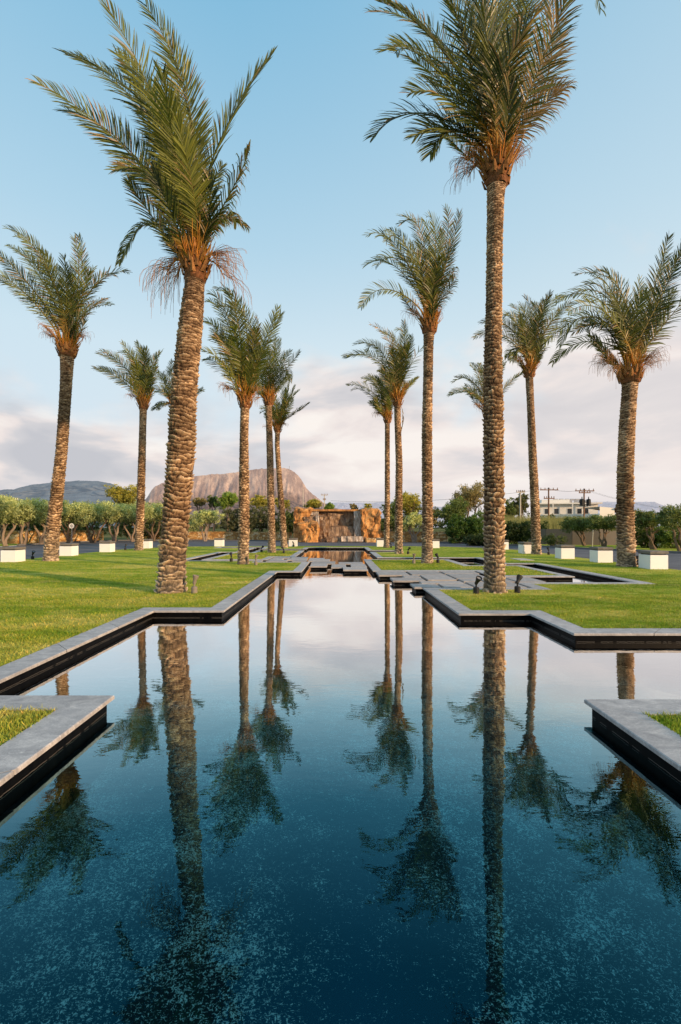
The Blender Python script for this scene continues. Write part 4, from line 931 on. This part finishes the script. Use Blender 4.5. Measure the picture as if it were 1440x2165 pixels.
# ------------------------------------------------------------------ planter cubes
pl = [(28, 1188, 'nearest white cube on the left, at the picture edge'), (146, 1175, 'white cube behind the leaning left palm trunk'), (227, 1167, 'white cube between the leaning and slim left palms'), (310, 1159, 'white cube right of the slim left palm base'),
      (464, 1155, 'white cube alone by the far road, left of the second inner palm'), (620, 1155, 'small white cube beside the farthest left inner palm'), (805, 1155.5, 'small white cube beside the farthest right inner palm'), (918, 1158.5, 'white cube right of the second right palm'),
      (1062, 1161.5, 'white cube mostly hidden by the tallest trunk'), (1112, 1170, 'white cube left of the slim right outer palm'), (1194, 1181, 'white cube third from the right edge'), (1271, 1189, 'white cube left of the thick right outer palm'), (1381, 1203, 'nearest white cube on the right, beside the thick outer palm')]
def cube_planter():
    e = empty('stone_capped_cube', (0, 0, 0), 'x', 'planter cube', 'white cubes along the road edge')
    b = MB(); w, h = .32, .50; r = .012
    V = [];
    for z, s in ((-.04, 0), (h-r, 0), (h, r)):
        for x, y in ((-w+s, -w+s), (w-s, -w+s), (w-s, w-s), (-w+s, w-s)): V.append((x, y, z))
    b.add(V, [(i+4*k, (i+1) % 4+4*k, (i+1) % 4+4*k+4, i+4*k+4) for k in range(2) for i in range(4)]+[(8, 9, 10, 11)]); b.build('cube_body', 'white_paint', e)
    b = MB(); b.box(-w+.05, w-.05, -w+.05, w-.05, h+.001, h+.035); b.build('shadow_gap', 'dark_metal', e)  # dark inset block put in for the shadow line under the cap
    b = MB(); n = 6; V = []; Fc = []
    W = w+.015
    for k, z in enumerate((h+.036, h+.05, h+.125, h+.14)):
        s = .012 if k in (0, 3) else 0
        for t in range(4*n):
            sd, f = divmod(t, n); f /= n
            p = [(-1+2*f, -1), (1, -1+2*f), (1-2*f, 1), (-1, 1-2*f)][sd]; V.append((p[0]*(W-s)+random.uniform(-.008, .008), p[1]*(W-s)+random.uniform(-.008, .008), z+random.uniform(-.006, .006)))
    m = 4*n; Fc = [(k*m+i, k*m+(i+1) % m, (k+1)*m+(i+1) % m, (k+1)*m+i) for k in range(3) for i in range(m)]+[tuple(range(3*m, 4*m)), tuple(range(m))[::-1]]
    b.add(V, Fc); b.build('cap_slab', 'cap_stone', e)
    return e
def copy_thing(src, loc, label, rz=0, s=None):
    r = src.copy(); col.objects.link(r); r.location = loc; r.rotation_euler = (0, 0, rz); r['label'] = label
    if s: r.scale = (s, s, s)
    for ch in src.children:
        c = ch.copy(); col.objects.link(c); c.parent = r; c.matrix_parent_inverse = ch.matrix_parent_inverse.copy()
    return r
proto = cube_planter()
for i, (px, py, lab) in enumerate(pl):
    g = gp(px, py); g.y += .33; g.x = (px-CX)*g.y/F
    lab = lab if len(lab.split()) > 12 else lab+', grey slab on top'
    if i == 0: proto.location = g; proto['label'] = lab
    else: copy_thing(proto, g, lab)
# ------------------------------------------------------------------ spotlights in the grass
def lathe(b, prof, M, n=14):
    V = []
    for r, z in prof:
        for k in range(n): V.append(M @ Vector((r*math.cos(2*math.pi*k/n), r*math.sin(2*math.pi*k/n), z)))
    m = len(prof); b.add([tuple(v) for v in V], [(i*n+k, i*n+(k+1) % n, (i+1)*n+(k+1) % n, (i+1)*n+k) for i in range(m-1) for k in range(n)]+[tuple(range(n))[::-1], tuple(range((m-1)*n, m*n))])
def spot(m, tilt, az):
    e = empty('garden_spotlight', (0, 0, 0), 'x', 'spotlight', 'spotlights standing in the lawn')
    b = MB(); lathe(b, [(.05, -.05), (.055, .0), (.055, .10), (.045, .115), (.02, .12)], Matrix()); b.build('base', m, e)
    b = MB(); lathe(b, [(.016, .118), (.016, .165), (.024, .17), (.024, .19), (.012, .195)], Matrix()); b.build('stem', m, e)
    M = Matrix.Translation((0, 0, .19)) @ Matrix.Rotation(az, 4, 'Z') @ Matrix.Rotation(tilt, 4, 'X')
    b = MB(); lathe(b, [(.018, -.03), (.03, -.015), (.034, .05), (.05, .10), (.056, .13), (.056, .145), (.048, .145), (.044, .125)], M); hd = b.build('lamp_head', m, e)
    b = MB(); lathe(b, [(.043, .126), (.02, .1265)], M); b.build('lens', 'lamp_glass', hd)
    return e
def copy_spot(src, loc, label, rz):
    r = src.copy(); col.objects.link(r); r.location = loc; r.rotation_euler = (0, 0, rz); r['label'] = label
    for ch in src.children:
        c = ch.copy(); col.objects.link(c); c.parent = r; c.matrix_parent_inverse = ch.matrix_parent_inverse.copy()
        for g_ in ch.children:
            d = g_.copy(); col.objects.link(d); d.parent = c; d.matrix_parent_inverse = g_.matrix_parent_inverse.copy()
    return r
s1 = spot('bronze_metal', R(12), R(90)); s2 = spot('dark_metal', R(38), R(60))
lights = [(411, 1253, 1, 0, 'bronze spotlight right of the thick nearest left palm'), (1007, 1254, 2, 5.6, 'black spotlight left of the tallest palm base'), (1094, 1252, 2, 1.2, 'black spotlight right of the tallest palm base'),
          (69, 1182, 2, 0, 'black spotlight left of the leaning outer palm'), (265, 1163, 2, 2, 'small black spotlight left of the slim outer left palm'), (489, 1187, 2, 2.5, 'black spotlight left of the second inner left palm'), (541, 1194, 1, 0, 'bronze spotlight right of the second inner left palm'),
          (553, 1167, 2, 1, 'tiny spotlight left of the third inner left palm'), (600, 1169.5, 2, 4, 'tiny spotlight right of the third inner left palm'), (621, 1155, 2, 3, 'tiny spotlight before the small white cube at the far left palm'), (875, 1191, 1, 5, 'grey spotlight left of the second right palm'),
          (926, 1190, 2, 2.6, 'black spotlight right of the second right palm'), (863, 1171, 2, 0, 'black spotlight right of the third right palm'), (827, 1158, 2, 3, 'tiny spotlight right of the farthest right palm'), (1160, 1172.5, 2, 2, 'black spotlight right of the slim right outer palm'),
          (1348, 1197, 2, 1.5, 'black spotlight between the thick outer palm and nearest right cube')]
u1 = u2 = False
for px, py, k, rz, lab in lights:
    g = gp(px, py); s1.scale = s2.scale = (1.25, 1.25, 1.2)
    if k == 1 and not u1: s1.location = g; s1['label'] = lab; u1 = True
    elif k == 2 and not u2: s2.location = g; s2.rotation_euler = (0, 0, rz); s2['label'] = lab; u2 = True
    else: copy_spot(s1 if k == 1 else s2, g, lab, rz)
# ------------------------------------------------------------------ road sign, poles, stake
e = empty('road_sign', tuple(gp(152, 1150)), 'small round white road sign on a thin post before the orange wall', 'road sign')
D = 41.5; a = sp(152, 1112, D); b = MB(); b.tube([(a.x, D, -.05), (a.x, D, a.z+.05)], .025, 8); b.build('post', 'steel', e)
b = MB(); lathe(b, [(.24, 0), (.24, .02)], Matrix.Translation((a.x, D-.03, a.z)) @ Matrix.Rotation(R(90), 4, 'X'), 20); b.build('sign_disc', 'white_paint', e)
b = MB()
for k in range(20):
    t0, t1 = 2*math.pi*k/20, 2*math.pi*(k+1)/20; q = lambda r, t: (a.x+r*math.cos(t), D-.054, a.z+r*math.sin(t)*(1.25 if r < .12 else 1))
    b.add([q(.05, t0), q(.10, t0), q(.10, t1), q(.05, t1)], [(0, 1, 2, 3)])
b.build('zero_mark', 'dark_metal', e)
def upole(px, yt, yb, D, lab, arms, m='pole_wood', tr=0, r=.13):
    t = sp(px, yt, D); e = empty('utility_pole', (t.x, D, 0), lab, 'utility pole', 'utility poles beyond the trees')
    b = MB(); b.tube([(t.x, D, 0), (t.x, D, t.z)], [r, r*.7], 10); b.build('pole', m, e)
    for (yy, half) in arms:
        z = sp(px, yy, D).z; w = half*D/F
        b = MB(); b.box(t.x-w, t.x+w, D-.22, D-.10, z-.06, z+.06); am = b.build('crossarm', m, e)
        b = MB()
        for k in range(5): lathe(b, [(.05, 0), (.07, .08), (.04, .14), (.06, .2), (.02, .25)], Matrix.Translation((t.x-w*.92+k*w*.46, D-.16, z+.062)), 6)
        b.build('insulator', 'pole_wood', am)
    if tr:
        for s in (-1, 1):
            z = sp(px, 1062, D).z; b = MB(); lathe(b, [(.24, -.5), (.28, -.42), (.28, .35), (.2, .42), (.07, .45), (.05, .75)], Matrix.Translation((t.x+s*.45, D-.3, z)), 10); b.build('transformer', 'dark_metal', e)
    return t
t1 = upole(1160, 1031, 1112, 62, 'brown utility pole with two crossarms left of the white building', [(1036, 19), (1054, 11)])
t2 = upole(1235, 1033, 1105, 62, 'brown utility pole with transformers in front of the white building', [(1038, 20), (1042, 12), (1062, 13)], tr=1)
upole(1100, 1037, 1108, 60, 'pale concrete pole with a thin top arm at right', [(1041, 9)], 'pole_concrete')
upole(686, 1046, 1080, 95, 'small pale utility pole above the waterfall', [(1047, 7), (1057, 3)], 'pole_concrete')
upole(641, 1034, 1076, 95, 'thin bare pale pole above the left waterfall block', [], 'pole_concrete', r=.09)
b = MB()
for a, c, sag in ((Vector((t1.x-30, 75, 6)), t1, .8), (t1, t2, .35), (t2, Vector((t2.x+14, 58, 3.4)), .6)):
    for k in (-1, 1):
        P = [tuple(a.lerp(c, f)+Vector((0, k*.25, -.1-4*sag*f*(1-f)))) for f in np.linspace(0, 1, 12)]; b.tube(P, .009, 4)
tag(b.build('power_lines', 'wire'), 'thin dark wires strung between the brown utility poles', 'power lines')
a = sp(1254, 1120, 34); b = MB(); b.tube([(a.x-.05, 34, -.05), (a.x, 34, a.z)], .03, 6); tag(b.build('stake', 'pole_concrete'), 'thin pale stake in front of the grey curved wall', 'stake')
for px, yt, D, lab in ((528, 980, 1150, 'thin mast on the mountain top'), (612, 985, 1150, 'short mast at the right end of the mountain top')):
    a = sp(px, yt, D); b = MB(); b.tube([(a.x, D, a.z-14), (a.x, D, a.z)], .5, 5); tag(b.build('mast', 'steel'), lab, 'mast')
# ------------------------------------------------------------------ buildings
def house1():
    D = 112; e = empty('apartment_building', tuple(sp(1195, 1100, D)), 'flat roofed two storey white apartment building behind the reeds at right', 'building')
    c = sp(1196, 1062, D); zt = sp(0, 1066, D).z; zb = 1.0; rot = R(-14); org = (c.x, D)
    def bx(m, nm, x0, x1, y0, y1, z0, z1, par=e):
        b = MB(); b.box(c.x+x0, c.x+x1, D+y0, D+y1, z0, z1, None, rot, org); return b.build(nm, m, par)
    zf = sp(0, 1094, D).z
    w = bx('house_white', 'wall', -6.0, 7.2, 0, 9, zb, zt)
    r = bx('house_white', 'roof_slab', -6.6, 7.9, -1.1, 9.6, zt+.003, zt+.32)
    bx('house_white', 'roof_parapet', -5.4, 1.0, .5, 5, zt+.323, zt+1.2, r)
    bx('house_white', 'balcony_slab', -6.3, 7.6, -1.3, -.003, zf-.2, zf)
    bx('house_white', 'balcony_parapet', -6.3, 7.6, -1.3, -1.18, zf+.003, zf+.75)
    for x in (-4.8, -2.6, .4, 2.6, 4.2):
        f = bx('house_white', 'window_frame', x-.08, x+1.08, -.05, -.003, zf+.8, zf+2.25); bx('window_dark', 'pane', x, x+1.0, -.056, -.052, zf+.88, zf+2.17, f)
    for x in (-3.2, 1.2, 4.8): bx('house_white', 'pillar', x, x+.22, -1.17, -1.0, zf+.003, zt-.003)
    for x in (-2.0, -.6, .9, 2.2, 3.4, 4.6):
        q = bx('steel', 'solar_panel', x, x+.9, 1.2, 1.6, zt+.33, zt+1.1); b = MB(); p = Vector((c.x+x, D+2.0, zt+1.25)); b.tube([tuple(p), tuple(p+Vector((1.0, 0, 0)))], .22, 8); b.build('water_tank', 'steel', q)
house1()
def house2():
    D = 100; e = empty('red_roofed_house', tuple(sp(1320, 1100, D)), 'low white house with an orange red tiled roof behind the right olive trees', 'house')
    a = sp(1268, 1072, D); c = sp(1380, 1100, D); zt = sp(0, 1086, D).z; zr = sp(0, 1074, D).z
    b = MB(); b.box(a.x, c.x, D, D+8, .9, zt); b.build('wall', 'house_white', e)
    mx = a.x+(c.x-a.x)*.28; b = MB()
    V = [(mx, D-.5, zr), (c.x+.8, D-.5, zt-.1), (mx, D+8.5, zr), (c.x+.8, D+8.5, zt-.1), (mx, D-.5, zr-.25), (c.x+.8, D-.5, zt-.35)]
    b.add(V, [(0, 1, 3, 2), (4, 5, 1, 0)]); b.build('roof', 'roof_tile', e)
    b = MB(); b.add([(a.x, D-.02, zt-.05), (mx, D-.02, zt-.05), (mx, D-.02, zr), (a.x, D-.02, zr+.3), (a.x, D+8, zr+.3), (mx, D+8, zr)], [(0, 1, 2, 3), (3, 2, 5, 4)]); b.build('gable_wall', 'house_white', e)
    for k in range(3):
        x = a.x+1.2+k*3.2; b = MB(); b.box(x, x+1.1, D-.04, D-.002, zt-1.9, zt-.7); b.build('window', 'window_dark', e)
house2()
a = sp(-8, 1058, 120); b = MB(); b.box(a.x-4, a.x+1.6, 120, 126, 1, a.z+1.0); e = tag(b.build('pale_house', 'house_white'), 'sliver of a pale house at the left edge above the olive trees', 'house')
# car
def car():
    D = 112; g = sp(560.5, 1117.5, D); e = empty('parked_car', tuple(g), 'small white car parked beyond the left stone walls', 'car')
    x, z = g.x, g.z
    prof = [(-.86, .25), (-.88, .75), (-.74, .92), (-.60, 1.38), (.60, 1.38), (.74, .92), (.88, .75), (.86, .25)]
    b = MB(); V = [(x+u*(.92 if y in (0, 4) else 1), D+y, z+(v if y not in (0, 4) or v < 1 else .95)) for y in (0, .5, 3.4, 4) for u, v in prof]
    n = 8; b.add(V, [(k*n+i, k*n+(i+1) % n, (k+1)*n+(i+1) % n, (k+1)*n+i) for k in range(3) for i in range(n)]+[tuple(range(n)), tuple(range(3*n, 4*n))[::-1]]); b.build('body', 'car_white', e)
    b = MB(); b.add([(x-.66, D+.02, z+.98), (x+.66, D+.02, z+.98), (x+.55, D+.42, z+1.33), (x-.55, D+.42, z+1.33)], [(0, 1, 2, 3)]); b.build('windscreen', 'window_dark', e)
    for s in (-1, 1):
        b = MB(); b.box(x+s*.72-.13, x+s*.72+.13, D-.03, D-.002, z+.6, z+.75); b.build('headlight', 'lamp_glass', e)
        for y in (.7, 3.0):
            b = MB(); lathe(b, [(.32, 0), (.32, .2)], Matrix.Translation((x+s*.78-.1, D+y, z+.32)) @ Matrix.Rotation(R(90), 4, 'Y'), 14); b.build('wheel', 'tyre', e)
car()
b = MB(); g = sp(560, 1117.5, 112); b.box(g.x-6, g.x+6, 108, 125, .9, g.z-.0); tag(b.build('parking_terrace', 'kerb_stone'), kind='structure')

# ------------------------------------------------------------------ mountains
def ridge(name, prof, D0, depth, m, cliff=0, amp=1.0, seed=0, foot=1090):
    px = np.array([p[0] for p in prof], float); py = np.array([p[1] for p in prof], float)
    nx, nv = 420, 90; X = np.linspace(px[0], px[-1], nx); Y = np.interp(X, px, py); Y = Y+np.array([mn.noise(Vector((x*.16, seed, 0)))*1.5+mn.noise(Vector((x*.5, seed, 4)))*.8+mn.noise(Vector((x*.05, seed, 8)))*2 for x in X])*(1 if cliff else .5); V = []; CC = []
    for j in range(nv):
        v = j/(nv-1)
        for i in range(nx):
            top = sp(X[i], Y[i], D0); H = top.z-2
            if cliff:
                cl = cliff*(1+.35*mn.noise(Vector((X[i]*.02, seed, 0)))); hv = 1-v/.07*cl if v < .07 else (1-cl)*(1-(v-.07)/.93)**1.2
            else: hv = (1-v)**1.15
            y = D0-depth*v; x = top.x*(1-depth/D0*v)
            q = Vector((x*.012+seed, y*.012, hv*1.5)); g = mn.fractal(q, 1.0, 2.1, 5)
            gul = abs(mn.noise(Vector((x*.022+seed+v*2, v*5, 3))))
            vv = min(1, v*6)
            g2 = mn.noise(Vector((x*.05+seed, v*13, 7))); g3 = mn.noise(Vector((x*.12+seed, v*26, 2))); y += (g*34-gul*60+g2*26+g3*13+14*math.sin(v*150+g*4)*(.5+g2))*vv*amp*(1.0 if v < .22 else max(.15, 1-(v-.22)*6)); z = 2+H*hv+g*9*amp*vv*(1-v)
            V.append((x, y, max(z, -3) if j < nv-1 else -5)); CC.append((hv, hv, hv))
    back = len(V)
    for i in range(nx): t = sp(X[i], Y[i], D0); V.append((t.x, D0+200, -5)); CC.append((0, 0, 0))
    Fc = [(j*nx+i+1, j*nx+i, (j+1)*nx+i, (j+1)*nx+i+1) for j in range(nv-1) for i in range(nx-1)]+[(i, i+1, back+i+1, back+i) for i in range(nx-1)]
    o = mk(name, np.array(V), Fc, m, None, np.array(CC), False); o['kind'] = 'structure'; return o
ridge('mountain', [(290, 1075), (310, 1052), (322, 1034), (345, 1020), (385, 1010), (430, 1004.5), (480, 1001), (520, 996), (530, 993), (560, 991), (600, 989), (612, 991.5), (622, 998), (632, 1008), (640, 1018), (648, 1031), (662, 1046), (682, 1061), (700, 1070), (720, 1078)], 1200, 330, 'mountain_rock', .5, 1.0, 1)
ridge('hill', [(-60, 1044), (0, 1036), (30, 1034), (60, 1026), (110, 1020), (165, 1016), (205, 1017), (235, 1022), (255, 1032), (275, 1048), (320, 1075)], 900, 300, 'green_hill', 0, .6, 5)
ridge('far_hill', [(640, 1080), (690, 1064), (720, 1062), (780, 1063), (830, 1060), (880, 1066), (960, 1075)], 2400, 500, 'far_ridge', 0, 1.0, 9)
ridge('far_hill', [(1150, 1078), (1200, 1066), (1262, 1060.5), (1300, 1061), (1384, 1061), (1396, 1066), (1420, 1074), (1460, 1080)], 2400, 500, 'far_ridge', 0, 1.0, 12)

# ------------------------------------------------------------------ sky, sun, camera
SUN_EL = 13.0; sx_, sy_ = .83, -.557; l_ = math.hypot(sx_, sy_)
sd = Vector((sx_/l_*math.cos(R(SUN_EL)), sy_/l_*math.cos(R(SUN_EL)), math.sin(R(SUN_EL))))
w = bpy.data.worlds.new('World'); scn.world = w; w.use_nodes = True; nt = w.node_tree; nt.nodes.clear()
sky = N(nt, 'ShaderNodeTexSky'); sky.sky_type = 'NISHITA'; sky.sun_disc = False; sky.sun_elevation = R(SUN_EL); sky.sun_rotation = math.atan2(sd.x, sd.y); sky.dust_density = .6; sky.ozone_density = 2.0
tc = N(nt, 'ShaderNodeTexCoord'); nv = N(nt, 'ShaderNodeVectorMath', operation='NORMALIZE'); L(nt, tc.outputs['Generated'], nv.inputs[0])
sx = N(nt, 'ShaderNodeSeparateXYZ'); L(nt, nv.outputs[0], sx.inputs[0]); X, Y, Z = sx.outputs
clear = ramp(nt, [(0, (.76, .79, .82)), (.12, (.82, .88, .93)), (.35, (.73, .88, .96)), (.52, (.50, .74, .90)), (.755, (.255, .56, .80)), (1, (.15, .38, .62))], Z).outputs[0]
skyc = mixc(nt, 1.0, sky.outputs[0], (.10, .10, .10), 'MULTIPLY')
base = mixc(nt, .12, clear, skyc)
# paler towards the right
base = mixc(nt, math_(nt, 'MULTIPLY', math_(nt, 'ADD', math_(nt, 'MULTIPLY', X, 1.0), .15, clamp=True), .40), base, (.72, .82, .87))
base = mixc(nt, math_(nt, 'MULTIPLY', math_(nt, 'MULTIPLY', X, -1.0, clamp=True), .25), base, (.34, .60, .78))
# layered clouds low in the sky
cv = N(nt, 'ShaderNodeCombineXYZ'); L(nt, X, cv.inputs[0]); L(nt, Y, cv.inputs[1]); L(nt, math_(nt, 'MULTIPLY', Z, 1.7), cv.inputs[2])
n1 = noise(nt, cv.outputs[0], 3.4, 7, .52, .25); n2 = noise(nt, cv.outputs[0], 2.0, 5, .5, .2); n3 = noise(nt, mapping(nt, cv.outputs[0], (1, 1, 1.8)), 4.2, 6, .5, .3)
topz = math_(nt, 'ADD', .335, math_(nt, 'MULTIPLY', X, .10))
cover = math_(nt, 'MULTIPLY', math_(nt, 'SUBTRACT', topz, Z), 5.5)
cover = math_(nt, 'ADD', cover, math_(nt, 'MULTIPLY', math_(nt, 'SUBTRACT', n1.outputs[0], .5), 3.4))
cmask = N(nt, 'ShaderNodeMapRange', interpolation_type='SMOOTHSTEP'); L(nt, cover, cmask.inputs[0]); cmask.inputs[1].default_value = -.15; cmask.inputs[2].default_value = .75
ccol = ramp(nt, [(.34, (.56, .56, .60)), (.44, (.66, .64, .66)), (.52, (.86, .77, .74)), (.62, (1.0, .93, .87))], n3.outputs[0]).outputs[0]
ccol = mixc(nt, math_(nt, 'MULTIPLY', math_(nt, 'ADD', math_(nt, 'MULTIPLY', X, 1.1), .35, clamp=True), .5), ccol, (.90, .81, .78))
lowb = ramp(nt, [(0, 1.0), (.06, .75), (.10, 0.0)], Z).outputs[0]
ccol = mixc(nt, math_(nt, 'MULTIPLY', lowb, .55), ccol, (.78, .73, .74))
full = mixc(nt, math_(nt, 'MULTIPLY', cmask.outputs[0], .93), base, ccol)
bgd = N(nt, 'ShaderNodeBackground'); L(nt, full, bgd.inputs[0]); bgd.inputs[1].default_value = 1.0
L(nt, bgd.outputs[0], N(nt, 'ShaderNodeOutputWorld').inputs[0])

su = bpy.data.lights.new('sun', 'SUN'); su.energy = 5.0; su.angle = R(.8); su.color = (1, .66, .37)
so = bpy.data.objects.new('sun', su); col.objects.link(so); so.rotation_euler = (-sd).to_track_quat('-Z', 'Y').to_euler()
cam = bpy.data.cameras.new('camera'); cam.sensor_fit = 'VERTICAL'; cam.sensor_height = 36; cam.lens = F/2165*36; cam.shift_y = (HY-1082.5)/2165; cam.shift_x = (720-CX)/2165; cam.clip_end = 8000; cam.clip_start = .05
co = bpy.data.objects.new('camera', cam); col.objects.link(co); co.location = (0, 0, CH); co.rotation_euler = (R(90), 0, 0); scn.camera = co
scn.render.engine = 'CYCLES'; scn.view_settings.view_transform = 'Standard'; scn.view_settings.look = 'None'; scn.view_settings.exposure = 0
scn.cycles.use_denoising = True
try: scn.cycles.denoiser = 'OPENIMAGEDENOISE'
except Exception: pass
scn.cycles.max_bounces = 6; scn.cycles.transparent_max_bounces = 10; scn.cycles.diffuse_bounces = 3; scn.cycles.glossy_bounces = 3; scn.cycles.caustics_reflective = False; scn.cycles.caustics_refractive = False
scn.cycles.sample_clamp_indirect = 6
